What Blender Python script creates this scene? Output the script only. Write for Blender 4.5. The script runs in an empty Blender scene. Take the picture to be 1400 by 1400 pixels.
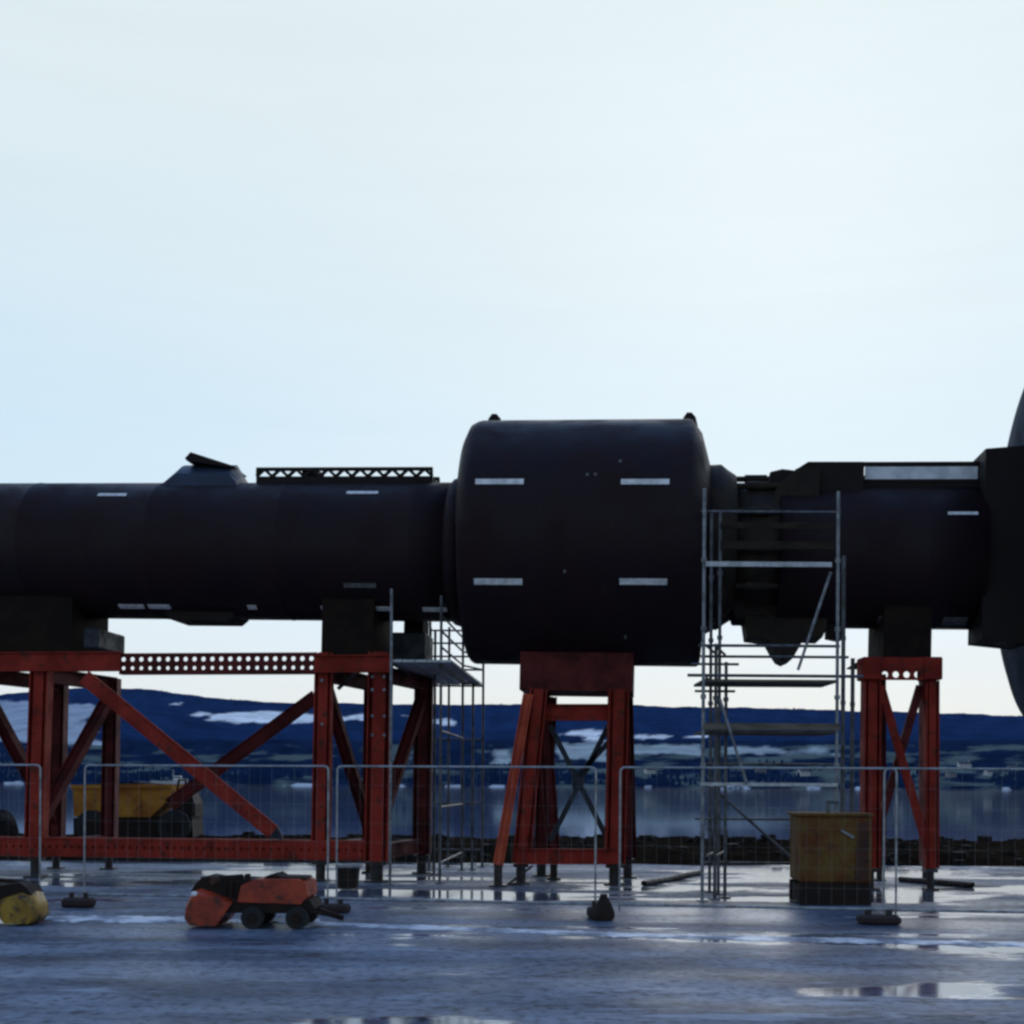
import bpy, math, random
from mathutils import Vector, Matrix, noise

random.seed(11)
scene = bpy.context.scene
COL = scene.collection
F = 1800.0            # focal length in pixels of the 1400 px picture
HZ = 1072.0           # eye level row
EYE = 1.7
ROLL = 0.006

# ------------------------------------------------------------------ measuring
def W(px, py, d):
    """world point seen at a picture position, at depth d metres"""
    u, v = px - 700.0, HZ - py
    u2, v2 = u - ROLL * v, v + ROLL * u
    return Vector((u2 * d / F, d, EYE + v2 * d / F))

def G(px, d):
    p = W(px, HZ + 140, d)
    return Vector((p.x, d, 0.0))

def gd(px, py):
    return EYE * F / (py - (HZ + (px - 700) * ROLL))

def DF(px):            # depth of the front row of supports
    return 23.4 - 1.95 * px / 1400.0

# ------------------------------------------------------------------ helpers
def tag(o, label=None, cat=None, group=None, kind=None):
    if label: o['label'] = label
    if cat: o['category'] = cat
    if group: o['group'] = group
    if kind: o['kind'] = kind
    return o

def empty(name, loc, rz=0.0):
    o = bpy.data.objects.new(name, None)
    COL.objects.link(o)
    o.location = loc
    o.rotation_euler = (0, 0, rz)
    o.empty_display_size = 0.2
    return o

class MB:
    def __init__(s):
        s.v = []; s.f = []; s.sm = []
    def add(s, vs, fs, smooth=False):
        b = len(s.v)
        s.v += [Vector(x) for x in vs]
        for f in fs:
            s.f.append([b + i for i in f]); s.sm.append(smooth)
        return s
    def box(s, c, size, M=None, bev=0.0):
        hx, hy, hz = size[0] / 2, size[1] / 2, size[2] / 2
        c = Vector(c)
        if bev <= 0:
            vs = [Vector((x, y, z)) for x in (-hx, hx) for y in (-hy, hy) for z in (-hz, hz)]
            fs = [(0, 1, 3, 2), (4, 6, 7, 5), (0, 4, 5, 1), (2, 3, 7, 6), (0, 2, 6, 4), (1, 5, 7, 3)]
        else:
            b = min(bev, hx * .9, hy * .9, hz * .9)
            vs = []; idx = {}
            for sx in (-1, 1):
                for sy in (-1, 1):
                    for sz in (-1, 1):
                        for k in range(3):
                            p = [sx * hx, sy * hy, sz * hz]
                            for j in range(3):
                                if j != k:
                                    p[j] -= (sx, sy, sz)[j] * b
                            idx[(sx, sy, sz, k)] = len(vs); vs.append(Vector(p))
            fs = []
            I = lambda a, k: idx[(a[0], a[1], a[2], k)]
            for k in range(3):
                i, j = [q for q in range(3) if q != k]
                for sg in (-1, 1):
                    q = []
                    for (a, bb) in ((-1, -1), (1, -1), (1, 1), (-1, 1)):
                        t = [0, 0, 0]; t[k] = sg; t[i] = a; t[j] = bb; q.append(I(t, k))
                    fs.append(q)
            for k in range(3):
                i, j = [q for q in range(3) if q != k]
                for a in (-1, 1):
                    for bb in (-1, 1):
                        t0 = [0, 0, 0]; t1 = [0, 0, 0]
                        t0[i] = t1[i] = a; t0[j] = t1[j] = bb; t0[k] = -1; t1[k] = 1
                        fs.append((I(t0, i), I(t1, i), I(t1, j), I(t0, j)))
            for sx in (-1, 1):
                for sy in (-1, 1):
                    for sz in (-1, 1):
                        fs.append([idx[(sx, sy, sz, k)] for k in range(3)])
        if M is not None:
            vs = [M @ x for x in vs]
        return s.add([c + x for x in vs], fs)
    def bar(s, p0, p1, w, h, up=(0, 0, 1), bev=0.0):
        """box from p0 to p1; w across, h along 'up'"""
        p0, p1 = Vector(p0), Vector(p1)
        x = (p1 - p0); L = x.length; x.normalize()
        up = Vector(up)
        y = up.cross(x)
        if y.length < 1e-4:
            y = Vector((0, 1, 0)).cross(x)
            if y.length < 1e-4: y = Vector((1, 0, 0)).cross(x)
        y.normalize(); z = x.cross(y)
        M = Matrix((x, y, z)).transposed()
        return s.box((p0 + p1) / 2, (L, w, h), M, bev)
    def channel(s, p0, p1, w, h, up=(0, 0, 1), t=0.02):
        """rolled H section from p0 to p1: flanges w wide, h deep along up"""
        p0, p1 = Vector(p0), Vector(p1)
        x = (p1 - p0).normalized(); up = Vector(up)
        y = up.cross(x)
        if y.length < 1e-4: y = Vector((0, 1, 0)).cross(x)
        y.normalize(); z = x.cross(y)
        s.bar(p0 + z * (h / 2 - t / 2), p1 + z * (h / 2 - t / 2), w, t, z)
        s.bar(p0 - z * (h / 2 - t / 2), p1 - z * (h / 2 - t / 2), w, t, z)
        s.bar(p0, p1, t, h - 2 * t, z)
        return s
    def tube(s, p0, p1, r, n=8, r1=None, cap=True):
        p0, p1 = Vector(p0), Vector(p1)
        r1 = r if r1 is None else r1
        x = (p1 - p0).normalized()
        y = Vector((0, 0, 1)).cross(x)
        if y.length < 1e-4: y = Vector((1, 0, 0))
        y.normalize(); z = x.cross(y)
        vs = []
        for p, rr in ((p0, r), (p1, r1)):
            for i in range(n):
                a = 2 * math.pi * i / n
                vs.append(p + y * math.cos(a) * rr + z * math.sin(a) * rr)
        s.add(vs, [(i, (i + 1) % n, n + (i + 1) % n, n + i) for i in range(n)], True)
        if cap:
            s.add(vs[:n], [list(range(n))[::-1]]); s.add(vs[n:], [list(range(n))])
        return s
    def path(s, pts, r, n=8):
        for a, b in zip(pts, pts[1:]):
            s.tube(a, b, r, n)
        return s
    def lathe(s, prof, n=64, a0=0.0, a1=2 * math.pi, smooth=True, cz=0.0):
        """profile [(x, r)] turned about the local x axis"""
        full = abs(a1 - a0 - 2 * math.pi) < 1e-6
        m = n if full else n + 1
        vs = []
        for (x, r) in prof:
            for i in range(m):
                a = a0 + (a1 - a0) * i / n
                vs.append(Vector((x, r * math.cos(a), cz + r * math.sin(a))))
        fs = []
        for k in range(len(prof) - 1):
            for i in range(n):
                j = (i + 1) % m
                fs.append((k * m + i, k * m + j, (k + 1) * m + j, (k + 1) * m + i))
        return s.add(vs, fs, smooth)
    def prism(s, outline, y0, y1, M=None):
        """outline in (x, z), extruded along y"""
        n = len(outline)
        vs = [Vector((x, y0, z)) for x, z in outline] + [Vector((x, y1, z)) for x, z in outline]
        if M is not None: vs = [M @ v for v in vs]
        fs = [list(range(n)), list(range(2 * n - 1, n - 1, -1))]
        fs += [(i, n + i, n + (i + 1) % n, (i + 1) % n) for i in range(n)]
        return s.add(vs, fs)
    def holed(s, p0, p1, zlo, zhi, t, cols, rows, rad, skip=()):
        """upright plate from p0 to p1 pierced by rows of round holes"""
        p0, p1 = Vector(p0), Vector(p1)
        p0.z = p1.z = 0
        x = (p1 - p0); L = x.length; x.normalize()
        nrm = Vector((x.y, -x.x, 0))
        w = L / cols; hz = (zhi - zlo) / rows
        for c in range(cols):
            for r in range(rows):
                cx, cz = (c + .5) * w, zlo + (r + .5) * hz
                corner = [(-w / 2, -hz / 2), (0, -hz / 2), (w / 2, -hz / 2), (w / 2, 0), (w / 2, hz / 2), (0, hz / 2), (-w / 2, hz / 2), (-w / 2, 0)]
                ang = [225, 270, 315, 0, 45, 90, 135, 180]
                rr = rad[r] if isinstance(rad, (list, tuple)) else rad
                if (c, r) in skip: rr = rr * .3
                inner = [(rr * math.cos(math.radians(a)), rr * math.sin(math.radians(a))) for a in ang]
                vs = []
                for off in (0, -t):
                    for q in corner + inner:
                        vs.append(p0 + x * (cx + q[0]) + Vector((0, 0, cz + q[1])) + nrm * off)
                fs = []
                for i in range(8):
                    j = (i + 1) % 8
                    fs += [(i, j, 8 + j, 8 + i), (16 + i, 24 + i, 24 + j, 16 + j), (8 + i, 8 + j, 24 + j, 24 + i)]
                s.add(vs, fs)
        return s
    def wheel(s, c, r, w, n=20, axis=(0, 1, 0)):
        c = Vector(c); a = Vector(axis).normalized()
        s.tube(c - a * w / 2, c + a * w / 2, r, n)
        return s
    def build(s, name, mat, parent=None, origin=(0, 0, 0), M=None):
        o = Vector(origin)
        me = bpy.data.meshes.new(name)
        vs = [((M @ v) if M is not None else v) - o for v in s.v]
        me.from_pydata(vs, [], s.f)
        me.polygons.foreach_set('use_smooth', s.sm)
        me.materials.append(mat)
        me.update()
        ob = bpy.data.objects.new(name, me)
        COL.objects.link(ob)
        if parent is not None: ob.parent = parent
        else: ob.location = o
        return ob

def copy_tree(o, parent=None):
    c = o.copy(); COL.objects.link(c)
    if parent is not None: c.parent = parent
    for ch in list(o.children): copy_tree(ch, c)
    return c

# ------------------------------------------------------------------ materials
def nd(nt, t, **kw):
    n = nt.nodes.new(t)
    for k, v in kw.items(): setattr(n, k, v)
    return n

def mat(name, col, rough=0.55, metal=0.0, col2=None, scale=2.0, bump=0.0, bscale=30.0, thr=(0.42, 0.62), spec=0.5, stretch=(1, 1, 1), col3=None, thr3=(.62, .72), scale3=7.0):
    m = bpy.data.materials.new(name); m.use_nodes = True
    nt = m.node_tree; b = nt.nodes['Principled BSDF']
    b.inputs['Roughness'].default_value = rough
    b.inputs['Metallic'].default_value = metal
    b.inputs['Specular IOR Level'].default_value = spec
    b.inputs['Base Color'].default_value = (*col, 1)
    tc = nd(nt, 'ShaderNodeTexCoord')
    mp = nd(nt, 'ShaderNodeMapping'); mp.inputs['Scale'].default_value = stretch
    nt.links.new(tc.outputs['Object'], mp.inputs['Vector'])
    out = None
    def layer(prev, c, sc, th):
        nz = nd(nt, 'ShaderNodeTexNoise'); nz.inputs['Scale'].default_value = sc; nz.inputs['Detail'].default_value = 8; nz.inputs['Roughness'].default_value = .65
        nt.links.new(mp.outputs['Vector'], nz.inputs['Vector'])
        rp = nd(nt, 'ShaderNodeValToRGB'); rp.color_ramp.elements[0].position = th[0]; rp.color_ramp.elements[1].position = th[1]
        nt.links.new(nz.outputs['Fac'], rp.inputs['Fac'])
        mx = nd(nt, 'ShaderNodeMix'); mx.data_type = 'RGBA'
        if prev is None: mx.inputs['A'].default_value = (*col, 1)
        else: nt.links.new(prev, mx.inputs['A'])
        mx.inputs['B'].default_value = (*c, 1)
        nt.links.new(rp.outputs['Color'], mx.inputs['Factor'])
        return mx.outputs['Result'], rp
    if col2:
        out, rp = layer(None, col2, scale, thr)
        mr = nd(nt, 'ShaderNodeMapRange'); mr.inputs['To Min'].default_value = rough; mr.inputs['To Max'].default_value = min(1, rough + .25)
        nt.links.new(rp.outputs['Color'], mr.inputs['Value']); nt.links.new(mr.outputs['Result'], b.inputs['Roughness'])
    if col3:
        out, _ = layer(out, col3, scale3, thr3)
    if out: nt.links.new(out, b.inputs['Base Color'])
    if bump:
        nz = nd(nt, 'ShaderNodeTexNoise'); nz.inputs['Scale'].default_value = bscale; nz.inputs['Detail'].default_value = 5
        nt.links.new(mp.outputs['Vector'], nz.inputs['Vector'])
        bp = nd(nt, 'ShaderNodeBump'); bp.inputs['Strength'].default_value = bump; bp.inputs['Distance'].default_value = .02
        nt.links.new(nz.outputs['Fac'], bp.inputs['Height']); nt.links.new(bp.outputs['Normal'], b.inputs['Normal'])
    return m

M = {}
M['hull'] = mat('hull_paint', (.0155, .0085, .0115), .5, col2=(.021, .010, .012), scale=1.2, bump=.25, bscale=3, col3=(.03, .02, .017), thr3=(.6, .8), scale3=5, spec=.18)
M['hull2'] = mat('deck_steel', (.014, .011, .012), .65, col2=(.024, .017, .014), scale=2.0, bump=.2, spec=.2)
M['joint'] = mat('greased_joint_steel', (.018, .013, .011), .65, col2=(.04, .03, .02), scale=3, bump=.3, spec=.2)
M['hood'] = mat('blue_lit_hood', (.016, .026, .055), .45, col2=(.018, .022, .038), scale=2)  # blue skylight on the hood is painted into its base colour
M['strip'] = mat('pale_strip_paint', (.9, .9, .9), .6, col2=(.6, .6, .6), scale=9)
M['dome'] = mat('blue_lit_dome', (.02, .04, .075), .85, col2=(.016, .025, .04), scale=1.2, spec=.08)  # blue light on the curved drum end is put into the colour
M['dimstrip'] = mat('dirty_strip_paint', (.16, .16, .165), .7, col2=(.09, .09, .09), scale=9)
M['panel'] = mat('pale_panel', (.85, .86, .88), .7, col2=(.6, .62, .65), scale=3)
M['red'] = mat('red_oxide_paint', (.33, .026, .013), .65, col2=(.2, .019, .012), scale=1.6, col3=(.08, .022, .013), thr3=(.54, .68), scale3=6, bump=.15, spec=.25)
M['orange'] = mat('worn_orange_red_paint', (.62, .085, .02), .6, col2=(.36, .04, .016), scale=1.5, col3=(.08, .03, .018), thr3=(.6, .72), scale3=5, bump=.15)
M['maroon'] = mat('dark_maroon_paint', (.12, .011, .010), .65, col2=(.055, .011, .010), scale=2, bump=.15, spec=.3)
M['footsteel'] = mat('dark_jack_steel', (.03, .03, .035), .5, .3, col2=(.05, .03, .02), scale=5)
M['saddle'] = mat('saddle_timber_steel', (.015, .011, .010), .85, col2=(.026, .017, .013), scale=2.5, bump=.3, spec=.1)
M['bluesteel'] = mat('blue_grey_steel', (.02, .028, .04), .6, .0, col2=(.014, .017, .024), scale=4)
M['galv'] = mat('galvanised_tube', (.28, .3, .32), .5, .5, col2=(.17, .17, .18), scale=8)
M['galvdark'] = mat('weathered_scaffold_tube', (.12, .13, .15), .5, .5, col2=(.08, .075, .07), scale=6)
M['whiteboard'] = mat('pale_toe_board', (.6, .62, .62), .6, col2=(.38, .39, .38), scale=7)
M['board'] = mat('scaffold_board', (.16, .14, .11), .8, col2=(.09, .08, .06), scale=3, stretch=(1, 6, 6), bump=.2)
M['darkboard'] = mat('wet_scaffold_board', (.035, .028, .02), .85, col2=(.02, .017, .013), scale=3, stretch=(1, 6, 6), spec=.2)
M['fence'] = mat('galvanised_fence', (.4, .42, .44), .45, .4, col2=(.22, .22, .22), scale=6)
M['rubber'] = mat('black_rubber', (.018, .018, .02), .8, col2=(.03, .028, .026), scale=6, bump=.3)
M['block'] = mat('fence_block_rubber', (.03, .022, .022), .85, col2=(.05, .03, .028), scale=5, bump=.4)
M['mred'] = mat('machine_red', (.46, .05, .013), .4, col2=(.24, .03, .014), scale=4, col3=(.05, .022, .014), thr3=(.55, .66), scale3=7)
M['myel'] = mat('machine_yellow', (.42, .24, .02), .45, col2=(.26, .14, .016), scale=4, col3=(.05, .032, .018), thr3=(.5, .62), scale3=7)
M['mdark'] = mat('machine_dark', (.016, .011, .010), .7, col2=(.035, .020, .015), scale=6, bump=.3, spec=.25)
M['skip'] = mat('dumper_yellow', (.52, .22, .012), .6, col2=(.34, .11, .012), scale=1.5, col3=(.12, .05, .02), thr3=(.58, .7), scale3=4)
M['ochre'] = mat('rusty_ochre_paint', (.15, .08, .011), .8, col2=(.13, .038, .01), scale=2.0, col3=(.05, .028, .014), thr3=(.55, .68), scale3=5, bump=.35)
M['rust'] = mat('rust', (.09, .03, .016), .85, col2=(.05, .025, .016), scale=5, bump=.4)
M['wall'] = mat('harled_wall', (.62, .62, .6), .9, col2=(.5, .5, .48), scale=.4)
M['greywall'] = mat('grey_stone_wall', (.3, .29, .28), .9, col2=(.22, .21, .2), scale=.4)
M['slate'] = mat('slate_roof', (.05, .052, .06), .8, col2=(.08, .08, .085), scale=.6)
M['glass'] = mat('dark_window', (.02, .025, .03), .1)
M['boatw'] = mat('white_boat_paint', (.75, .76, .78), .4, col2=(.6, .6, .6), scale=.5)
M['boatd'] = mat('dark_boat_bottom', (.02, .03, .06), .4)
M['rock'] = mat('shore_rock', (.013, .011, .01), .95, col2=(.024, .02, .017), scale=2, bump=.5, spec=.15)

def ground_mat():
    m = bpy.data.materials.new('wet_asphalt'); m.use_nodes = True
    nt = m.node_tree; b = nt.nodes['Principled BSDF']
    tc = nd(nt, 'ShaderNodeTexCoord')
    def noise_(scale, det, stretch, off=0.0):
        mp = nd(nt, 'ShaderNodeMapping'); mp.inputs['Scale'].default_value = stretch; mp.inputs['Location'].default_value = (off, off * .7, 0)
        nt.links.new(tc.outputs['Object'], mp.inputs['Vector'])
        n = nd(nt, 'ShaderNodeTexNoise'); n.inputs['Scale'].default_value = scale; n.inputs['Detail'].default_value = det; n.inputs['Roughness'].default_value = .6
        nt.links.new(mp.outputs['Vector'], n.inputs['Vector'])
        return n.outputs['Fac']
    def math_(op, a, c):
        n = nd(nt, 'ShaderNodeMath', operation=op)
        for i, x in enumerate((a, c)):
            if isinstance(x, (int, float)): n.inputs[i].default_value = x
            else: nt.links.new(x, n.inputs[i])
        return n.outputs[0]
    def smooth(x, lo, hi, to0=0., to1=1.):
        n = nd(nt, 'ShaderNodeMapRange', interpolation_type='SMOOTHSTEP')
        nt.links.new(x, n.inputs['Value'])
        n.inputs['From Min'].default_value = lo; n.inputs['From Max'].default_value = hi
        n.inputs['To Min'].default_value = to0; n.inputs['To Max'].default_value = to1
        return n.outputs['Result']
    sep = nd(nt, 'ShaderNodeSeparateXYZ'); nt.links.new(tc.outputs['Object'], sep.inputs['Vector'])
    y = sep.outputs['Y']
    fine = noise_(9.0, 6, (1, 1, 1), 2.0)
    # the yard behind the fence lies lower and holds more water
    low = math_('MULTIPLY', smooth(y, 17.6, 20.0), smooth(y, 31.0, 27.0))
    puddle_n = math_('ADD', noise_(.42, 5, (.42, 1.25, 1), 3.1), math_('MULTIPLY', low, .06))
    xx = sep.outputs['X']
    def patch(x0, x1, y0, y1, e, amt):
        a = math_('MULTIPLY', smooth(xx, x0 - e, x0 + e), smooth(xx, x1 + e, x1 - e))
        c = math_('MULTIPLY', smooth(y, y0 - e * .6, y0 + e * .6), smooth(y, y1 + e * .6, y1 - e * .6))
        return math_('MULTIPLY', math_('MULTIPLY', a, c), amt)
    for q in ((-1.5, 1.6, 8.3, 9.7, .4, .11), (2.4, 4.3, 10.35, 11.3, .5, .085), (0.2, 6.0, 13.6, 14.4, .6, .06), (-9.0, -3.3, 12.0, 15.2, .5, -.12), (-9.0, -2.2, 8.0, 10.0, .4, -.12)):
        puddle_n = math_('ADD', puddle_n, patch(*q))
    puddle = smooth(math_('ADD', puddle_n, math_('MULTIPLY', math_('SUBTRACT', fine, .5), .06)), .55, .60)
    damp = smooth(noise_(.5, 6, (.5, 1.3, 1), 9.0), .38, .62)
    grit = noise_(70.0, 3, (1, 1, 1), 5.0)
    # base colour: asphalt with paler worn patches, blue light cast mixed in
    mx = nd(nt, 'ShaderNodeMix', data_type='RGBA'); mx.inputs['A'].default_value = (.072, .095, .14, 1); mx.inputs['B'].default_value = (.23, .28, .37, 1)
    nt.links.new(smooth(noise_(.8, 8, (.6, 1.2, 1), 20.0), .35, .68), mx.inputs['Factor'])
    mx2 = nd(nt, 'ShaderNodeMix', data_type='RGBA'); mx2.inputs['B'].default_value = (.022, .034, .06, 1)
    nt.links.new(mx.outputs['Result'], mx2.inputs['A']); nt.links.new(smooth(fine, .46, .68, 0, .8), mx2.inputs['Factor'])
    # thin frozen slush smeared along the driving direction
    sl1 = noise_(1.0, 7, (.16, 1.5, 1), 33.0); sl2 = noise_(5.0, 5, (.5, 1.4, 1), 41.0)
    slv = math_('ADD', sl1, math_('MULTIPLY', math_('SUBTRACT', sl2, .5), .45))
    film = math_('MULTIPLY', smooth(slv, .585, .68), smooth(y, 17.5, 15.5))
    mx3 = nd(nt, 'ShaderNodeMix', data_type='RGBA'); mx3.inputs['B'].default_value = (.34, .40, .50, 1)
    nt.links.new(mx2.outputs['Result'], mx3.inputs['A']); nt.links.new(math_('MULTIPLY', film, .7), mx3.inputs['Factor'])
    # darker tyre dirt and stains
    dk = smooth(math_('ADD', noise_(1.6, 6, (.35, 1.0, 1), 55.0), math_('MULTIPLY', math_('SUBTRACT', fine, .5), .3)), .56, .68)
    mx4 = nd(nt, 'ShaderNodeMix', data_type='RGBA'); mx4.inputs['B'].default_value = (.018, .024, .036, 1)
    nt.links.new(mx3.outputs['Result'], mx4.inputs['A']); nt.links.new(math_('MULTIPLY', dk, .75), mx4.inputs['Factor'])
    nt.links.new(mx4.outputs['Result'], b.inputs['Base Color'])
    r0 = math_('ADD', math_('MULTIPLY', damp, -.2), math_('ADD', math_('MULTIPLY', smooth(y, 17.5, 20.0), .22), .5))
    r0 = math_('ADD', r0, math_('MULTIPLY', math_('SUBTRACT', fine, .5), .25))
    r = nd(nt, 'ShaderNodeMix', data_type='FLOAT'); nt.links.new(puddle, r.inputs['Factor']); nt.links.new(r0, r.inputs['A']); r.inputs['B'].default_value = .1
    nt.links.new(r.outputs['Result'], b.inputs['Roughness'])
    bp = nd(nt, 'ShaderNodeBump'); bp.inputs['Distance'].default_value = .012
    nt.links.new(math_('ADD', fine, math_('MULTIPLY', grit, .5)), bp.inputs['Height'])
    nt.links.new(math_('MULTIPLY', math_('SUBTRACT', 1.0, puddle), .55), bp.inputs['Strength'])
    nt.links.new(bp.outputs['Normal'], b.inputs['Normal'])
    b.inputs['IOR'].default_value = 1.33; nt.links.new(math_('ADD', math_('MULTIPLY', puddle, .38), .12), b.inputs['Specular IOR Level'])
    return m
M['ground'] = ground_mat()

def water_mat():
    m = bpy.data.materials.new('sea_water'); m.use_nodes = True
    nt = m.node_tree; b = nt.nodes['Principled BSDF']
    b.inputs['Base Color'].default_value = (.012, .03, .06, 1)
    b.inputs['Roughness'].default_value = .05; b.inputs['IOR'].default_value = 1.33
    tc = nd(nt, 'ShaderNodeTexCoord')
    mp = nd(nt, 'ShaderNodeMapping'); mp.inputs['Scale'].default_value = (.5, 1.0, 1)
    nt.links.new(tc.outputs['Object'], mp.inputs['Vector'])
    n1 = nd(nt, 'ShaderNodeTexNoise'); n1.inputs['Scale'].default_value = .9; n1.inputs['Detail'].default_value = 6
    nt.links.new(mp.outputs['Vector'], n1.inputs['Vector'])
    n2 = nd(nt, 'ShaderNodeTexNoise'); n2.inputs['Scale'].default_value = .02; n2.inputs['Detail'].default_value = 4
    nt.links.new(mp.outputs['Vector'], n2.inputs['Vector'])
    mr = nd(nt, 'ShaderNodeMapRange'); mr.inputs['From Min'].default_value = .42; mr.inputs['From Max'].default_value = .68; mr.inputs['To Min'].default_value = .004; mr.inputs['To Max'].default_value = .035
    nt.links.new(n2.outputs['Fac'], mr.inputs['Value'])
    bp = nd(nt, 'ShaderNodeBump'); bp.inputs['Distance'].default_value = .25
    nt.links.new(mr.outputs['Result'], bp.inputs['Strength'])
    nt.links.new(n1.outputs['Fac'], bp.inputs['Height']); nt.links.new(bp.outputs['Normal'], b.inputs['Normal'])
    return m
M['water'] = water_mat()

def attr_mat(name, rough=.9, nscale=.02, amount=.5):
    m = bpy.data.materials.new(name); m.use_nodes = True
    nt = m.node_tree; b = nt.nodes['Principled BSDF']; b.inputs['Roughness'].default_value = rough; b.inputs['Specular IOR Level'].default_value = 0
    at = nd(nt, 'ShaderNodeAttribute', attribute_name='cover')
    tc = nd(nt, 'ShaderNodeTexCoord')
    nz = nd(nt, 'ShaderNodeTexNoise'); nz.inputs['Scale'].default_value = nscale; nz.inputs['Detail'].default_value = 8; nz.inputs['Roughness'].default_value = .7
    nt.links.new(tc.outputs['Object'], nz.inputs['Vector'])
    mr = nd(nt, 'ShaderNodeMapRange'); mr.inputs['From Min'].default_value = .3; mr.inputs['From Max'].default_value = .7
    mr.inputs['To Min'].default_value = 1 - amount; mr.inputs['To Max'].default_value = 1 + amount * .5
    nt.links.new(nz.outputs['Fac'], mr.inputs['Value'])
    mx = nd(nt, 'ShaderNodeVectorMath', operation='SCALE')
    nt.links.new(at.outputs['Color'], mx.inputs[0]); nt.links.new(mr.outputs['Result'], mx.inputs['Scale'])
    nt.links.new(mx.outputs['Vector'], b.inputs['Base Color'])
    return m
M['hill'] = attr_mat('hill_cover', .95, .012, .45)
M['bank'] = attr_mat('rubble_bank', .85, 1.6, .7)

# ------------------------------------------------------------------ setting: quay, bank, sea, hills
g = MB()
g.add([(-260, -80, 0), (260, -80, 0), (260, 39, 0), (-260, 39, 0)], [(0, 1, 2, 3)])
g.add([(-260, 39, 0), (260, 39, 0), (260, 39.6, -6), (-260, 39.6, -6)], [(0, 1, 2, 3)])
tag(g.build('ground', M['ground']), kind='structure')

w = MB()
w.add([(-9000, 39.3, -1.5), (9000, 39.3, -1.5), (9000, 9500, -1.5), (-9000, 9500, -1.5)], [(0, 1, 2, 3)])
tag(w.build('water', M['water']), kind='structure')

def grid_obj(name, xs, ys, hfun, cfun, material):
    """grid sheet with a colour attribute"""
    vs = []; cs = []
    for y in ys:
        for x in xs:
            p = hfun(x, y); vs.append(p); cs.append(cfun(x, y, p))
    nx = len(xs)
    fs = [(j * nx + i, j * nx + i + 1, (j + 1) * nx + i + 1, (j + 1) * nx + i) for j in range(len(ys) - 1) for i in range(nx - 1)]
    me = bpy.data.meshes.new(name); me.from_pydata(vs, [], fs)
    ca = me.color_attributes.new('cover', 'FLOAT_COLOR', 'POINT')
    for i, c in enumerate(cs): ca.data[i].color = (*c, 1)
    me.polygons.foreach_set('use_smooth', [True] * len(fs))
    me.materials.append(material); me.update()
    o = bpy.data.objects.new(name, me); COL.objects.link(o)
    return o

# rough rubble bank along the edge of the quay
def bank_h(x, y):
    t = (y - 28.2) / 10.5
    e = max(0.0, math.sin(math.pi * min(1, max(0, t))) ** .45)
    n = noise.fractal(Vector((x * .55, y * .7, 1.0)), 1.0, 2.0, 5)
    edge = noise.noise(Vector((x * .35, 4.0, 0.0)))
    return Vector((x, y + edge * .7 * (1 - t), -.03 + e * (.27 + n * .16)))
def bank_c(x, y, p):
    n = noise.noise(Vector((x * .4, y * .5, 7.0)))
    return (.022 + .012 * n, .015 + .009 * n, .010 + .005 * n)
xs = [-60 + i * .16 for i in range(int(120 / .16) + 1)]
ys = [28.0 + j * .3 for j in range(37)]
tag(grid_obj('embankment', xs, ys, bank_h, bank_c, M['bank']), kind='structure')

rk = MB()
for i in range(900):
    x = random.uniform(-30, 30); y = random.uniform(28.2, 37.5); r = random.choice((.05, .07, .1, .14, .2)) * random.uniform(.7, 1.2)
    z = bank_h(x, y).z
    vs = []; n = 6
    for a in range(n):
        for lv, (rr, zz) in enumerate(((1, -.2), (.8, .55))):
            k = random.uniform(.75, 1.2)
            vs.append((x + math.cos(a * 6.283 / n) * r * rr * k, y + math.sin(a * 6.283 / n) * r * rr * k, z + zz * r * random.uniform(.8, 1.2)))
    fs = [(2 * a, (2 * a + 2) % (2 * n), (2 * a + 3) % (2 * n), 2 * a + 1) for a in range(n)] + [[2 * a + 1 for a in range(n)]]
    rk.add(vs, fs)
tag(rk.build('rubble', M['rock']), 'loose dark stones and rubble strewn along the quay edge', 'rubble', kind='stuff')

# far shore: terrain from the waterline up to the skyline ridge
def lerp_tab(tab, x):
    if x <= tab[0][0]: return tab[0][1]
    for (a, va), (b, vb) in zip(tab, tab[1:]):
        if x <= b: return va + (vb - va) * (x - a) / (b - a)
    return tab[-1][1]
SKY = [(-700, 985), (-300, 968), (0, 950), (90, 941), (190, 941), (250, 949), (300, 955), (380, 961), (560, 963), (700, 963), (860, 965), (980, 967), (1150, 971), (1290, 975), (1400, 979), (1800, 992), (2100, 1003)]
RS = [1150, 1250, 1300, 1420, 1550, 1750, 2000, 2300, 2650, 3000, 3350, 3700, 4000, 4300, 4800]
def hill_h(px, r):
    hz = HZ + (px - 700) * ROLL
    top = hz - lerp_tab(SKY, px)                      # px above eye level at the ridge (r = 4000)
    sh = 1300 + 90 * noise.noise(Vector((px * .004, 3.3, 0)))
    t = (r - sh) / (4000 - sh)
    if t < 0: ang = -6.0
    elif t <= 1:
        ang = -5.5 + (top + 5.5) * (t ** .62)
        ang += 5.0 * math.sin(math.pi * t) * noise.fractal(Vector((px * .006, r * .0016, 5.1)), 1.0, 2.0, 4)
    else: ang = top * (1 - (t - 1) * 2.2)
    z = EYE + ang * r / F
    if 0 < t: z += 5 * min(1, t * 3) * noise.fractal(Vector((px * .02, r * .006, 2.0)), 1.0, 2.0, 4)
    if t < 0: z = -3.2 + t * 8
    return Vector(((px - 700) * r / F, r, z))
SNOW = [(268, 512, 973, 988), (-40, 132, 958, 1016), (555, 622, 979, 991), (784, 832, 998, 1014), (840, 960, 1004, 1009), (1195, 1240, 1017, 1024), (240, 262, 958, 962)]
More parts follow.
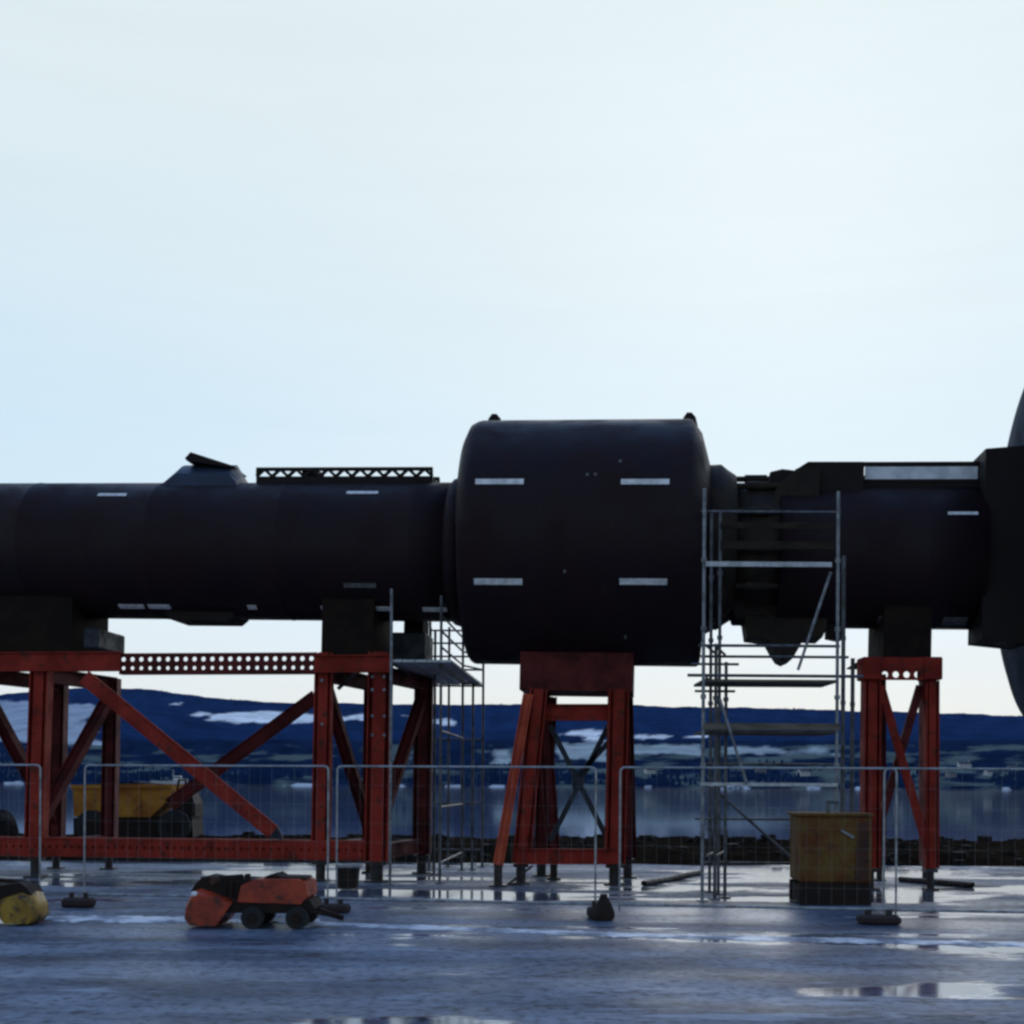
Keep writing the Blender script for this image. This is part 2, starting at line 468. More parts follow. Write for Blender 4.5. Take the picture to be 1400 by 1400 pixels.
FIELD = [(850, 962, 1017, 1032), (985, 1140, 1021, 1032), (672, 700, 1024, 1044), (755, 835, 1014, 1040)]
def hill_c(px, r, p):
    hz = HZ + (px - 700) * ROLL
    py = hz - (p.z - EYE) * F / r
    n = noise.fractal(Vector((px * .03, py * .06, 8.0)), 1.0, 2.0, 5)
    n2 = noise.fractal(Vector((px * .012, py * .1, 3.0)), 1.0, 2.0, 4)
    c = Vector((.011, .030, .088)) * (1 + .35 * n)  # blue of the distant haze painted into the forest colour
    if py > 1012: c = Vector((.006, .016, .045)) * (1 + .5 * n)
    th = .12 if px < 680 else -.05
    if py > 1018 and n2 > th: c = c.lerp(Vector((.10, .135, .13)), min(1, (n2 - th) * 3.5))
    for (a, b, t, bt) in FIELD:
        q = min(px - a, b - px) / 14; s = min(py - t, bt - py) / 3
        k = min(q, s) + n * 1.6
        if k > 0: c = c.lerp(Vector((.46, .53, .55)), min(1, k) * .8)
    for (a, b, t, bt) in SNOW:
        q = min(px - a, b - px) / 22; s = min(py - t - (px - a) / (b - a) * 3, bt - py) / 4
        k = min(q, s) + n2 * 1.1 + n * .7
        if k > .1: c = c.lerp(Vector((.9, .92, .95)) if a > 0 else Vector((.42, .47, .55)), min(1, (k - .1) * 3))
    # pale foreshore, broken
    if p.z < 1.0 and p.z > -1.6 and noise.noise(Vector((px * .03, 1.0, 0))) + .35 * n > .16: c = Vector((.5, .55, .62))
    return c
pxs = [-500 + i * 3.0 for i in range(801)]
rs = []
for a, b in zip(RS, RS[1:]):
    k = 12 if a < 2000 else 8
    rs += [a + (b - a) * i / k for i in range(k)]
rs.append(RS[-1])
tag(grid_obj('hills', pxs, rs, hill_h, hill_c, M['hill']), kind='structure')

M['conifer'] = mat('haze_blue_conifer', (.008, .025, .078), .95, col2=(.008, .024, .06), scale=.01, spec=0)  # haze blue painted into the trees, matching the hills
wd = MB()
for i in range(5200):
    px = random.uniform(-60, 1460)
    t = random.random()
    r = 1330 + t * t * 450 if random.random() < .5 else random.uniform(3750, 4030)
    if noise.noise(Vector((px * .011, r * .002, 4.0))) < -.12 and r < 3800: continue
    p = hill_h(px, r)
    if p.z < 1: continue
    hz = HZ + (px - 700) * ROLL; py = hz - (p.z - EYE) * F / r
    if any(a - 5 < px < b + 5 and tt - 3 < py < bb + 4 for a, b, tt, bb in SNOW + FIELD): continue
    h = random.uniform(4, 10) * (.75 if r < 2000 else .35 + .9 * max(0, noise.noise(Vector((px * .03, 2, 2))))); b = h * random.uniform(.28, .5)
    vs = [p + Vector((math.cos(k * 1.2566 + i) * b, math.sin(k * 1.2566 + i) * b, -1)) for k in range(5)] + [p + Vector((0, 0, h))]
    wd.add(vs, [(k, (k + 1) % 5, 5) for k in range(5)])
tag(wd.build('woods', M['conifer']), 'dark woods tinted haze blue covering the hills across the water', 'woods', kind='stuff')

# houses and boat on the far shore
def house(px, r, wd_, dp, h, walls, label):
    p = hill_h(px, r); p.z -= .5
    root = empty('house', p, random.uniform(-.5, .5))
    b = MB(); b.prism([(-wd_ / 2, 0), (wd_ / 2, 0), (wd_ / 2, h), (-wd_ / 2, h)], -dp / 2, dp / 2)
    b.prism([(0, 0), (dp / 2, 0), (0, dp * .38), (-dp / 2, 0)][1:], 0, .3, Matrix.Translation((-wd_ / 2, 0, h)) @ Matrix.Rotation(math.pi / 2, 4, 'Z'))
    b.prism([(dp / 2, 0), (0, dp * .38), (-dp / 2, 0)], -.3, 0, Matrix.Translation((wd_ / 2, 0, h)) @ Matrix.Rotation(math.pi / 2, 4, 'Z'))
    b.build('wall', walls, root)
    rf = MB()
    for sy in (-1, 1):
        rf.add([(-wd_ / 2 - .3, sy * (dp / 2 + .4), h - .1), (wd_ / 2 + .3, sy * (dp / 2 + .4), h - .1), (wd_ / 2 + .3, 0, h + dp * .42), (-wd_ / 2 - .3, 0, h + dp * .42)], [(0, 1, 2, 3)])
    ro = rf.build('roof', M['slate'], root)
    ch = MB(); ch.box((wd_ * .38, 0, h + dp * .45), (.9, .9, 1.6)); ch.build('chimney', walls, ro)
    for k in (-.28, 0.05, .3):
        q = MB(); q.box((wd_ * k, -dp / 2 - .02, h * .55), (1.2, .1, 1.4)); q.build('window', M['glass'], root)
    tag(root, label, 'house', 'houses on the far shore')
hs = [(1098, 1480, 13, 8, 5, 0, 'pale house on the far shore just left of the right-hand red trestle'),
      (1150, 1560, 9, 7, 4, 1, 'small grey house on the far shore behind the left post of the right-hand trestle'),
      (1228, 1640, 12, 8, 5, 0, 'white house on the far slope seen through the right-hand trestle'),
      (1300, 1470, 10, 7, 4, 1, 'grey house low on the far shore right of the right-hand trestle'),
      (1318, 1700, 16, 8, 5, 0, 'long pale house above the far shore right of the right-hand trestle'),
      (1352, 1500, 10, 7, 4, 0, 'small white house by the far waterline near the picture edge'),
      (1385, 1620, 12, 8, 4, 1, 'grey house on the far slope at the right edge of the picture'),
      (1040, 1520, 10, 8, 4, 1, 'grey house on the far shore behind the tall scaffold tower'),
      (888, 1500, 11, 7, 4, 0, 'white house on the far shore between drum trestle and tall scaffold')]
for a in hs: house(a[0], a[1], a[2], a[3], a[4], M['wall'] if a[5] == 0 else M['greywall'], a[6])

def boat(px, r, L, label, flip=1):
    root = empty('boat', Vector(((px - 700) * r / F, r, -1.5)), 0)
    h = L * .14
    b = MB()
    sec = [(-.5, .12, .9), (-.3, .16, .85), (0, .17, .85), (.3, .13, 1.0), (.5, .01, 1.35)]
    vs = []
    for x, hw, z in sec:
        for y, zz in ((-hw, z * h), (-hw * .7, -.2), (hw * .7, -.2), (hw, z * h)):
            vs.append((x * L * flip, y * L, zz))
    fs = []
    for i in range(4):
        for j in range(3): fs.append((4 * i + j, 4 * i + j + 1, 4 * i + 5 + j, 4 * i + 4 + j))
        fs.append((4 * i + 3, 4 * i, 4 * i + 4, 4 * i + 7))
    fs.append((0, 3, 2, 1))
    b.add(vs, fs); b.build('hull', M['boatw'], root)
    c = MB(); c.box((.22 * L * flip, 0, h * 1.0 + L * .06), (.2 * L, .2 * L, L * .13), bev=L * .01); cab = c.build('wheelhouse', M['boatw'], root)
    q = MB(); q.box((.22 * L * flip, 0, h + L * .085), (.205 * L, .205 * L, L * .03)); q.build('window', M['glass'], cab)
    m = MB(); m.tube((.1 * L * flip, 0, h), (.1 * L * flip, 0, h + L * .3), L * .006); m.build('mast', M['boatw'], root)
    tag(root, label, 'boat')
boat(232, 1240, 34, 'white boat with raised wheelhouse on the water behind the yellow dumper')

# ------------------------------------------------------------------ the machine
P0 = W(0, 752, DF(0) + 1.2); P1 = W(1300, 757, DF(1300) + 1.2)
dv = (P1 - P0); ax = dv.normalized()
bk = Vector((0, 0, 1)).cross(ax).normalized()
upv = ax.cross(bk)
MACH = Matrix((ax, bk, upv)).transposed().to_4x4(); MACH.translation = P0
def S(px):
    """distance along the machine axis seen at picture column px"""
    k = (px - 700 - ROLL * 320) / F
    return (k * P0.y - P0.x) / (ax.x - k * ax.y)
def SX(px, y, z):
    """the same for a point y behind and z above the axis"""
    o = P0 + bk * y + upv * z
    q0 = S(px)
    for _ in range(4):
        zz = (o + ax * q0).z; yy = (o + ax * q0).y
        k = (px - 700 - ROLL * (zz - EYE) * F / yy) / F
        q0 = (k * o.y - o.x) / (ax.x - k * ax.y)
    return q0
def depth(px): return (P0 + ax * S(px)).y
def Zl(px, py, yoff=0.0):
    """height above the axis seen at picture row py, in the plane yoff behind the axis"""
    p = P0 + ax * S(px)
    a = W(px, py, p.y + yoff)
    return a.z - p.z
mroot = empty('wave_energy_machine', (P0.x, P0.y, P0.z))
mroot.matrix_world = MACH
tag(mroot, 'huge dark jointed steel tube machine with central drum, raised on red trestles', 'marine machine')
R1 = (Zl(300, 661) - Zl(300, 848)) / 2 * .985
c1 = (Zl(300, 661) + Zl(300, 848)) / 2
# left tube with weld seams
def seam_prof(x0, x1, r, step=2.35):
    pr = [(x0, 0.0), (x0, r)]
    x = x0 + step
    while x < x1 - .5:
        pr += [(x - .03, r), (x - .015, r + .006), (x + .015, r + .006), (x + .03, r)]
        x += step
    pr += [(x1, r), (x1, 0.0)]
    return pr
m = MB(); m.lathe(seam_prof(S(-260), S(628), R1), 96, cz=c1)
tubeL = m.build('tube_section', M['hull'], mroot)
# hatch hood with its lid up
x0, x1 = S(229), S(338); zt = Zl(285, 636); zb = c1 + R1 - .12
m = MB()
o1 = [(x0, zb), (x1, zb), (x1 - .05, zb + .22), (x1 - .22, zt), (x0 + .32, zt), (x0 + .12, zb + .25)]
n = 9
vs = []
for i in range(n):          # arched across
    a = -1 + 2 * i / (n - 1)
    for (x, z) in ((x0, zb), (x0 + .12, zb + .2), (x0 + .32, zt), (x1 - .22, zt), (x1 - .05, zb + .2), (x1, zb)):
        k = (z - zb) / (zt - zb)
        vs.append((x, a * (.62 - .12 * k), zb - .1 * abs(a) + (z - zb) * (1 - .35 * a * a)))
fs = [(i * 6 + j, i * 6 + j + 1, i * 6 + 7 + j, i * 6 + 6 + j) for i in range(n - 1) for j in range(5)]
fs += [tuple(range(5, -1, -1)), tuple((n - 1) * 6 + j for j in range(6))]
m.add(vs, fs)
hood = m.build('hatch_hood', M['hood'], mroot)
m = MB()
xa, za, xb, zb2 = SX(260, -.42, 1.5), Zl(257, 618, -.42), SX(318, -.42, 1.4), Zl(318, 635, -.42)
m.prism([(xa, za), (xb, zb2 - .02), (xb - .05, zb2 - .05), (xa - .08, zt - .01), (xa - .1, zt + .03)], -.42, .42)
m.build('hatch_lid', M['hull2'], hood)
# lattice gangway lying on the tube
x0, x1 = S(357), S(594); zt, zm, zb = Zl(475, 641, -.4), Zl(475, 651, -.4), Zl(475, 668)
gw = MB(); gw.box(((x0 + x1) / 2, 0, (zm + zb) / 2), (x1 - x0, .8, zm - zb))
gway = gw.build('gangway', M['hull2'], mroot)
lt = MB()
for sy in (-.38, .38):
    lt.bar((x0, sy, zt), (x1, sy, zt), .05, .06)
    k = 22
    for i in range(k):
        a = x0 + (x1 - x0) * i / k; b = x0 + (x1 - x0) * (i + 1) / k
        if i % 2: a, b = b, a
        lt.bar((a, sy, zm), (b, sy, zt), .04, .055)
    lt.bar((x0 + .02, sy, zm), (x0 + .02, sy, zt), .05, .05); lt.bar((x1 - .02, sy, zm), (x1 - .02, sy, zt), .05, .05)
lt.build('lattice_rail', M['hull2'], gway)
bx = MB(); bx.box((S(428), -.1, (zm + zt) / 2 + .02), (.3, .5, zt - zm + .03), bev=.03); bx.build('winch_box', M['hull2'], gway)
# keel plate
x0, x1 = S(240), S(332); zk = Zl(285, 852)
m = MB(); m.prism([(x0, zk + .1), (x0 + .12, zk), (x1 - .12, zk), (x1, zk + .1), (x1, zk + .4), (x0, zk + .4)], -.45, .45); m.build('keel_plate', M['hull2'], mroot)
# central drum
xl, xr = SX(633, -1.2, 0), SX(956, .3, -1.5)
Rd = (Zl(790, 577) - Zl(790, 912)) / 2 * .982; cd = (Zl(790, 577) + Zl(790, 912)) / 2
m = MB()
cr = .11
pl = [(xl, .0), (xl, Rd - cr)] + [(xl + cr * (1 - math.cos(a)), Rd - cr + cr * math.sin(a)) for a in (.4, .8, 1.2, 1.57)]
pl2 = [(xr - cr * .6 * (1 - math.cos(a)), Rd - cr * .6 + cr * .6 * math.sin(a)) for a in (1.57, 1.2, .8, .4)] + [(xr, Rd - cr * .6), (xr, 0)]
m.lathe(pl + [(xl + 1.4, Rd), (xl + 1.43, Rd + .01), (xl + 1.47, Rd + .01), (xl + 1.5, Rd), (xr - 1.45, Rd)] + pl2, 96, math.pi, 2 * math.pi, cz=cd)
yu = Zl(970, 645) - cd
tl, tr = S(657), S(938)
up_prof = [(xl, 0), (xl - .01, yu * .8), (xl - .005, yu), (S(643) , Zl(643, 600) - cd), (S(650), Zl(650, 586) - cd), (tl + .01, Rd - .015), (tl + .08, Rd), (tr - .03, Rd + .005), (tr + .05, Rd - .015), (S(955), Zl(955, 597) - cd), (S(969), yu), (S(969), yu * .8), (xr, yu * .55), (xr, 0)]
m.lathe(up_prof, 96, 0, math.pi, cz=cd)
drum = m.build('drum', M['hull'], mroot)
for px, wpx in ((672, 16), (938, 16)):
    q = MB(); x = S(px); wl = wpx / F * depth(px)
    z0 = cd + Rd - .06
    q.prism([(x - wl * .6, z0), (x + wl * .75, z0), (x + wl * .55, z0 + .16), (x + wl * .2, z0 + .24), (x - wl * .2, z0 + .24), (x - wl * .5, z0 + .15)], -.06, .06)
    q.build('lifting_lug', M['hull2'], drum)
# bulkhead collars beside the drum
m = MB(); m.lathe([(S(618), 0), (S(618), R1 * .98), (S(624), R1 + .06), (S(640), R1 + .12), (S(640), 0)], 72, cz=c1); m.build('collar', M['hull'], mroot)
cj = (Zl(1020, 662) + Zl(1020, 845)) / 2
m = MB(); m.lathe([(S(955), 0), (S(955), R1 + .18), (S(982), R1 + .2), (S(992), R1 + .1), (S(1002), R1 + .02), (S(1002), 0)], 72, cz=cj + .05); m.build('collar', M['joint'], mroot)
# universal joint between drum and right section
Rj = (Zl(1020, 662) - Zl(1020, 845)) / 2
m = MB(); m.lathe([(S(1000), 0), (S(1000), Rj * .97), (S(1030), Rj * .99), (S(1062), Rj * .97), (S(1062), 0)], 64, cz=cj)
jo = m.build('joint_sleeve', M['joint'], mroot)
for a in range(12):
    q = MB(); an = math.radians(a * 30 + 8)
    y, z = math.cos(an) * (Rj + .06), math.sin(an) * (Rj + .06) + cj
    q.tube((S(1002), y, z), (S(1058), y, z), .05, 10); q.tube((S(1015), y, z), (S(1045), y, z), .075, 10)
    q.build('hydraulic_ram', M['joint'], jo)
# right section
Rr = (Zl(1230, 664) - Zl(1230, 861)) / 2 * .985; cr_ = (Zl(1230, 664) + Zl(1230, 861)) / 2
m = MB(); m.lathe(seam_prof(S(1060), S(1330), Rr, 1.2), 96, cz=cr_); sec = m.build('tube_section', M['hull'], mroot)
# hood over the right section's joint end
m = MB(); z0 = cr_ + Rr - .3
o1 = [(S(1046), z0), (S(1046), Zl(1046, 645, -.7)), (S(1062), Zl(1062, 641, -.7)), (S(1078), Zl(1078, 643, -.7)), (S(1096), Zl(1096, 631, -.7)), (S(1170), Zl(1170, 631, -.7)), (S(1170), z0)]
m.prism(o1, -.7, .7); m.build('joint_hood', M['hull2'], mroot)
m = MB(); m.prism([(S(1046), z0 - .1), (S(1058), Zl(1058, 660, -.85)), (S(1080), Zl(1080, 640, -.85)), (S(1110), Zl(1110, 640, -.85)), (S(1110), z0 - .1)], -.85, -.7); m.build('hood_cheek', M['joint'], mroot)
# walkway rail on the right section
x0, x1 = S(1171), S(1326); zt = Zl(1250, 632, -.5); zb = cr_ + Rr
m = MB()
for sy in (-.5, .5):
    m.bar((x0, sy, zt - .03), (x1, sy, zt - .03), .06, .07)
    for i in range(7): m.bar((x0 + (x1 - x0) * i / 6, sy, zb - .1), (x0 + (x1 - x0) * i / 6, sy, zt - .04), .04, .04)
m.bar((x0, 0, zb - .02), (x1, 0, zb - .02), 1.1, .05)
rail = m.build('walkway_rail', M['hull2'], mroot)
m = MB(); z_a, z_b = Zl(1250, 638, -.54), Zl(1250, 655, -.54); zp = (z_a + z_b) / 2; m.bar((x0 + .03, -.54, zp), (x1 - .03, -.54, zp), .02, z_a - z_b); m2 = MB(); m2.bar((x0, -.52, (z_b + zb - .3) / 2), (x1, -.52, (z_b + zb - .3) / 2), .03, z_b - zb + .3); m2.build('kick_plate', M['hull2'], rail); m.build('side_panel', M['panel'], rail)
# fittings hanging under the joint
m = MB()
zc = Zl(1075, 835)
m.prism([(S(1018), Zl(1018, 850)), (S(1022), Zl(1022, 874)), (S(1050), Zl(1050, 878)), (S(1058), Zl(1058, 892)), (S(1066), Zl(1066, 904)), (S(1074), Zl(1074, 908)), (S(1083), Zl(1083, 904)), (S(1091), Zl(1091, 890)), (S(1098), Zl(1098, 875)), (S(1122), Zl(1122, 876)), (S(1128), Zl(1128, 862)), (S(1128), zc + .3), (S(1018), zc + .3)], -.5, .5)
m.build('hinge_lug', M['joint'], mroot)
m = MB()
m.prism([(S(968), Zl(968, 862)), (S(990), Zl(990, 850)), (S(1000), Zl(1000, 838)), (S(1006), Zl(1006, 850)), (S(1018), Zl(1018, 850)), (S(1018), zc + .3), (S(968), zc + .3)], -.6, .6)
m.build('joint_skirt', M['hull2'], mroot)
m = MB(); m.prism([(S(1133), Zl(1133, 850)), (S(1133), Zl(1133, 872)), (S(1152), Zl(1152, 876)), (S(1152), Zl(1152, 850)), (S(1152), zc), (S(1133), zc)], -.3, .3); m.build('bracket', M['hull2'], mroot)
# end housing and the flared end drum running out of the picture
m = MB(); zt, zb = Zl(1355, 608), Zl(1355, 886)
m.prism([(S(1326), zb + .04), (S(1326), Zl(1326, 613, -.95)), (S(1386), Zl(1386, 608, -.95)), (S(1386), zb - .03)], -.95, .0)
m.build('end_housing', M['hull2'], mroot)
ce = (Zl(1400, 500) + Zl(1400, 985)) / 2; 
def rz(px, a, b): return (Zl(px, a) - Zl(px, b)) / 2 * .97
EO = .27
m = MB(); m.lathe([(x_ + EO, r_ * 1.06) for x_, r_ in [(S(1370), 0), (S(1378), rz(1378, 640, 850)), (S(1382), rz(1382, 600, 890)), (S(1388), rz(1388, 560, 920)), (S(1394), rz(1394, 528, 950)), (S(1400), rz(1400, 500, 975)), (S(1412), rz(1412, 470, 1000)), (S(1440), rz(1440, 440, 1020)), (S(1480), rz(1480, 430, 1030)), (S(1700), rz(1480, 430, 1030)), (S(1700), 0)]], 96, cz=cr_ + .5)
m.build('end_drum', M['dome'], mroot)
# pale strips painted on drum and tubes, each a thin plate following the curve
def strip(px0, px1, py, R, c, parent, mt, hpx=6, yoff=None):
    x0, x1 = S(px0), S(px1)
    px = (px0 + px1) / 2; d = depth(px)
    # find the angle on the cylinder front whose point projects to py
    best = None
    for i in range(-850, 880):
        a = math.radians(i / 10)
        q = P0 + ax * S(px) + bk * (-R * math.cos(a)) + upv * (c + R * math.sin(a))
        yy = HZ + (px - 700) * ROLL - (q.z - EYE) * F / q.y
        if best is None or abs(yy - py) < best[0]: best = (abs(yy - py), a)
    a = best[1]; half = max(.012, min(.35, hpx / F * d / 2 / R / max(.2, math.cos(a))))
    # columns shift with the nearer surface
    k = (d - R * math.cos(a)) / d
    yq, zq = -R * math.cos(a), c + R * math.sin(a); xm = SX(px0, yq, zq), SX(px1, yq, zq)
    mb = MB(); n = 5; vs = []
    for rr in (R + .002, R + .014):
        for i in range(n):
            aa = a - half + 2 * half * i / (n - 1)
            for x in xm: vs.append((x, -rr * math.cos(aa), c + rr * math.sin(aa)))
    o = 2 * n; fs = []
    for i in range(n - 1):
        fs.append((o + 2 * i, o + 2 * i + 1, o + 2 * i + 3, o + 2 * i + 2))
    fs += [(0, 1, o + 1, o), (2 * n - 2, o + 2 * n - 2, o + 2 * n - 1, 2 * n - 1)]
    for e in (0, 1):
        for i in range(n - 1): fs.append((2 * i + e, 2 * i + 2 + e, o + 2 * i + 2 + e, o + 2 * i + e))
    mb.add(vs, fs)
    mb.build('marker_strip' if px1 - px0 > 6 else 'eye_plate', mt, parent)
for (a, b, y) in ((650, 716, 659), (849, 915, 659)): strip(a, b, y, Rd, cd, drum, M['strip'], 7)
for (a, b, y) in ((648, 714, 795), (847, 912, 795)): strip(a, b, y, Rd, cd, drum, M['strip'], 7)
for (px, py) in ((848, 631), (803, 649), (814, 649), (772, 781), (855, 871)): strip(px - 1.8, px + 1.8, py, Rd, cd, drum, M['dimstrip'], 3.5)
for (a, b, y) in ((134, 173, 677), (474, 517, 674)): strip(a, b, y, R1, c1, tubeL, M['strip'], 4)
strip(470, 514, 800, R1, c1, tubeL, M['dimstrip'], 5)
for (a, b, y) in ((163, 197, 829), (203, 233, 829), (339, 351, 830), (439, 455, 831), (500, 535, 832), (578, 611, 833)): strip(a, b, y, R1, c1, tubeL, M['strip'], 4)
strip(1296, 1337, 702, Rr, cr_, sec, M['strip'], 4)
for (a, b, y) in ((1200, 1262, 847), (1288, 1322, 849)): strip(a, b, y, Rr, cr_, sec, M['dimstrip'], 7)

# ------------------------------------------------------------------ supports
def saddle(sx0, sx1, hw, zbot, R, c, mt, parent, origin, name='saddle'):
    """block cut to the curve of the tube, in machine coordinates, placed in the world"""
    n = 14; pts = []
    top = [(-hw + 2 * hw * i / n) for i in range(n + 1)]
    for y in top: pts.append((y, c - math.sqrt(max(0, (R + .006) ** 2 - y * y))))
    out = pts + [(hw, zbot), (-hw, zbot)]
    k = len(out)
    vs = [(sx0, y, z) for y, z in out] + [(sx1, y, z) for y, z in out]
    fs = []
    for i in range(n): fs.append((i, i + 1, k + i + 1, k + i))
    fs += [(n, n + 1, k + n + 1, k + n), (n + 1, n + 2, k + n + 2, k + n + 1), (n + 2, 0, k, k + n + 2)]
    for i in range(n):        # end faces in strips down to the base
        pass
    fs.append(list(range(k))[::-1]); fs.append([k + i for i in range(k)])
    mb = MB(); mb.add(vs, fs)
    return mb.build(name, mt, parent, origin, M=MACH)

def ZA(px):
    return (P0 + ax * S(px)).z
def SN(px, off=.9):
    return SX(px, -off, -1.4)

def at(px, z, d):
    p = G(px, d); p.z = z; return p

def post(parent, org, pt, pb, zt, w, mt, dp=None, foot=True, z0=.36, fw=.55):
    """pt, pb: ground-plan points of top and bottom"""
    mb = MB(); a = Vector((pb.x, pb.y, z0)); b = Vector((pt.x, pt.y, zt))
    mb.channel(a, b, dp or w, w, up=(1, 0, 0), t=.025)
    mb.bar(a, b, (dp or w) * .9, w * .55, up=(1, 0, 0))
    k = Vector((w * .9, 0, 0))
    o = mb.build('post', mt, parent, org)
    if foot:
        f = MB(); c = Vector((pb.x, pb.y, 0))
        f.box(c + Vector((0, 0, .015)), (w * 1.0, w * 1.0, .03))
        f.tube(c + Vector((0, 0, .03)), c + Vector((0, 0, z0 + .05)), w * fw / 2, 12)
        f.box(c + Vector((0, 0, z0 - .04)), (w * .85, w * .85, .06))
        f.build('foot', M['footsteel'], o, (0, 0, 0) if False else org)
    return o

# --- left support frame: four braced bents joined by a pierced beam
BK = 2.2
fr = empty('trestle_gantry', G(250, DF(250)))
org = fr.location
tag(fr, 'long red steel support frame with pierced top beam carrying the left tube', 'trestle')
ZT = 3.95
bents = [(-34, 80, .32), (52, 152, .32), (438, 506, .30), (515, 578, .40)]
for i, (pf, pr, wd_) in enumerate(bents):
    df = DF(pf); dr = df + BK
    lean = -.10 if i < 2 else -.05
    a_t = G(pf + 4, df); a_b = a_t + Vector((lean, 0, 0))
    b_t = G(pr, dr); b_b = b_t + Vector((lean * .5, 0, 0))
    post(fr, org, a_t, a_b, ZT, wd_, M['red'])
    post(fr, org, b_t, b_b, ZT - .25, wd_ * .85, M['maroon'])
    # transverse brace
    m = MB(); t = Vector((0, 0, 1))
    if i in (0, 2): p, q = a_t + t * 3.45, b_b + t * .85
    else: p, q = b_t + t * 3.45, a_b + t * .85
    m.channel(p, q, .2, .2, up=(1, 0, 0), t=.03); m.bar(p, q, .16, .1, up=(1, 0, 0))
    m.build('brace', M['maroon'], fr, org)
    # transverse head beam and sill
    m = MB(); m.channel(a_t + t * (ZT - .36), b_t + t * (ZT - .36), .2, .26, up=t); m.build('head_beam', M['maroon'], fr, org)
    m = MB(); m.channel(a_b + t * .53, b_b + t * .53, .2, .26, up=t); m.build('sill_beam', M['maroon'], fr, org)
# pierced longitudinal beam in front, plain at the ends
dfA = DF(160)
p0, p1 = G(161, DF(161) - .02), G(430, DF(430) - .02)
m = MB(); m.holed(p0, p1, 3.62, 3.93, .02, 22, 2, [.036, .043])
nrm = Vector(((p1 - p0).y, -(p1 - p0).x, 0)).normalized()
for z in (3.605, 3.945): m.bar(p0 - nrm * .08 + Vector((0, 0, z)), p1 - nrm * .08 + Vector((0, 0, z)), .18, .03)
m.build('pierced_beam', M['maroon'], fr, org)
p0, p1 = G(-200, DF(-200) - .19), G(163, DF(163) - .19)
m = MB(); m.channel(p0 + Vector((0, 0, 3.8)), p1 + Vector((0, 0, 3.8)), .12, .34); m.build('top_beam', M['red'], fr, org)
p0, p1 = G(428, DF(428) - .22), G(534, DF(534) - .22)
m = MB(); m.channel(p0 + Vector((0, 0, 3.74)), p1 + Vector((0, 0, 3.74)), .12, .3); m.build('top_beam', M['red'], fr, org)
p0, p1 = G(-200, DF(-200) - .17), G(500, DF(500) - .17)
m = MB(); m.holed(p0, p1, .42, .68, .02, 70, 1, .03)
for z in (.40, .70): m.bar(p0 - nrm * .08 + Vector((0, 0, z)), p1 - nrm * .08 + Vector((0, 0, z)), .18, .035)
q0, q1 = p0 + Vector((0, .05, .55)), p1 + Vector((0, .05, .55)); m.bar(q0, q1, .02, .26)
m.build('bottom_beam', M['red'], fr, org)
# long diagonals
m = MB(); a, b = W(116, 926, DF(116) - .24), W(374, 1138, DF(385) - .24); m.channel(a, b, .14, .26, up=(1, 0, 0), t=.03); m.bar(a, b, .1, .2, up=(1, 0, 0))
dg = m.build('diagonal_brace', M['red'], fr, org)
m = MB(); c = W(388, 1148, DF(385) - .24); x = (c - b).normalized(); y = x.cross(Vector((0, 1, 0)))
vs = [b + y * .13 - Vector((0, .05, 0)), b - y * .13 - Vector((0, .05, 0)), c - Vector((0, .02, 0)), b + y * .13 + Vector((0, .05, 0)), b - y * .13 + Vector((0, .05, 0)), c + Vector((0, .02, 0))]
m.add(vs, [(0, 1, 2), (5, 4, 3), (0, 2, 5, 3), (1, 4, 5, 2), (0, 3, 4, 1)]); m.build('tip_plate', M['bluesteel'], dg, org)
m = MB(); a, b = W(432, 952, DF(430) + BK - .2), W(232, 1100, DF(232) + BK - .2); m.channel(a, b, .14, .26, up=(1, 0, 0), t=.03); m.bar(a, b, .1, .18, up=(1, 0, 0)); m.build('diagonal_brace', M['maroon'], fr, org)
m = MB(); a, b = W(-160, 890, DF(0) - .24), W(46, 1052, DF(46) - .24)
for pf, off, rows in ((515, .10, (925, 943, 979, 1005)), (438, .0, (930, 990))):
    for py in rows:
        for k in ((-off, off) if off else (0.0,)):
            m = MB(); c = W(pf + 2, py, DF(pf) - .235 if pf == 515 else DF(pf) - .18); m.tube(c + Vector((k, 0, 0)), c + Vector((k, .03, 0)), .028, 6); m.build('sky_hole_disc', M['galv'], fr, org)  # pale discs added in place of holes where sky shows through
# short knee tie under the second head
m = MB(); m.bar(W(486, 920, DF(486) + .9), W(462, 942, DF(462) + .9), .05, .06); m.build('knee_tie', M['galvdark'], fr, org)
saddle(S(-90), SN(148, -.8), .8, ZT + .004 - ZA(100), R1, c1, M['saddle'], fr, org)
saddle(SN(440, .8), SN(535, -.8), .8, ZT + .004 - ZA(486), R1, c1, M['saddle'], fr, org)
m = MB(); m.box(((S(534) + S(580)) / 2, .75, (Zl(560, 862) + Zl(560, 908)) / 2), (S(580) - S(534), .9, Zl(560, 862) - Zl(560, 908)), bev=.02); m.build('bearer', M['bluesteel'], fr, org, M=MACH)
m = MB(); m.box((S(560) + .02, .75, (Zl(560, 842) + Zl(560, 862)) / 2), (S(572) - S(545), .6, Zl(560, 840) - Zl(560, 862))); m.build('packer', M['saddle'], fr, org, M=MACH)
m = MB(); m.box((S(152), -.2, (Zl(152, 866) + Zl(152, 892)) / 2), (.28, 1.2, Zl(152, 866) - Zl(152, 892)), bev=.02); m.build('bearer', M['bluesteel'], fr, org, M=MACH)
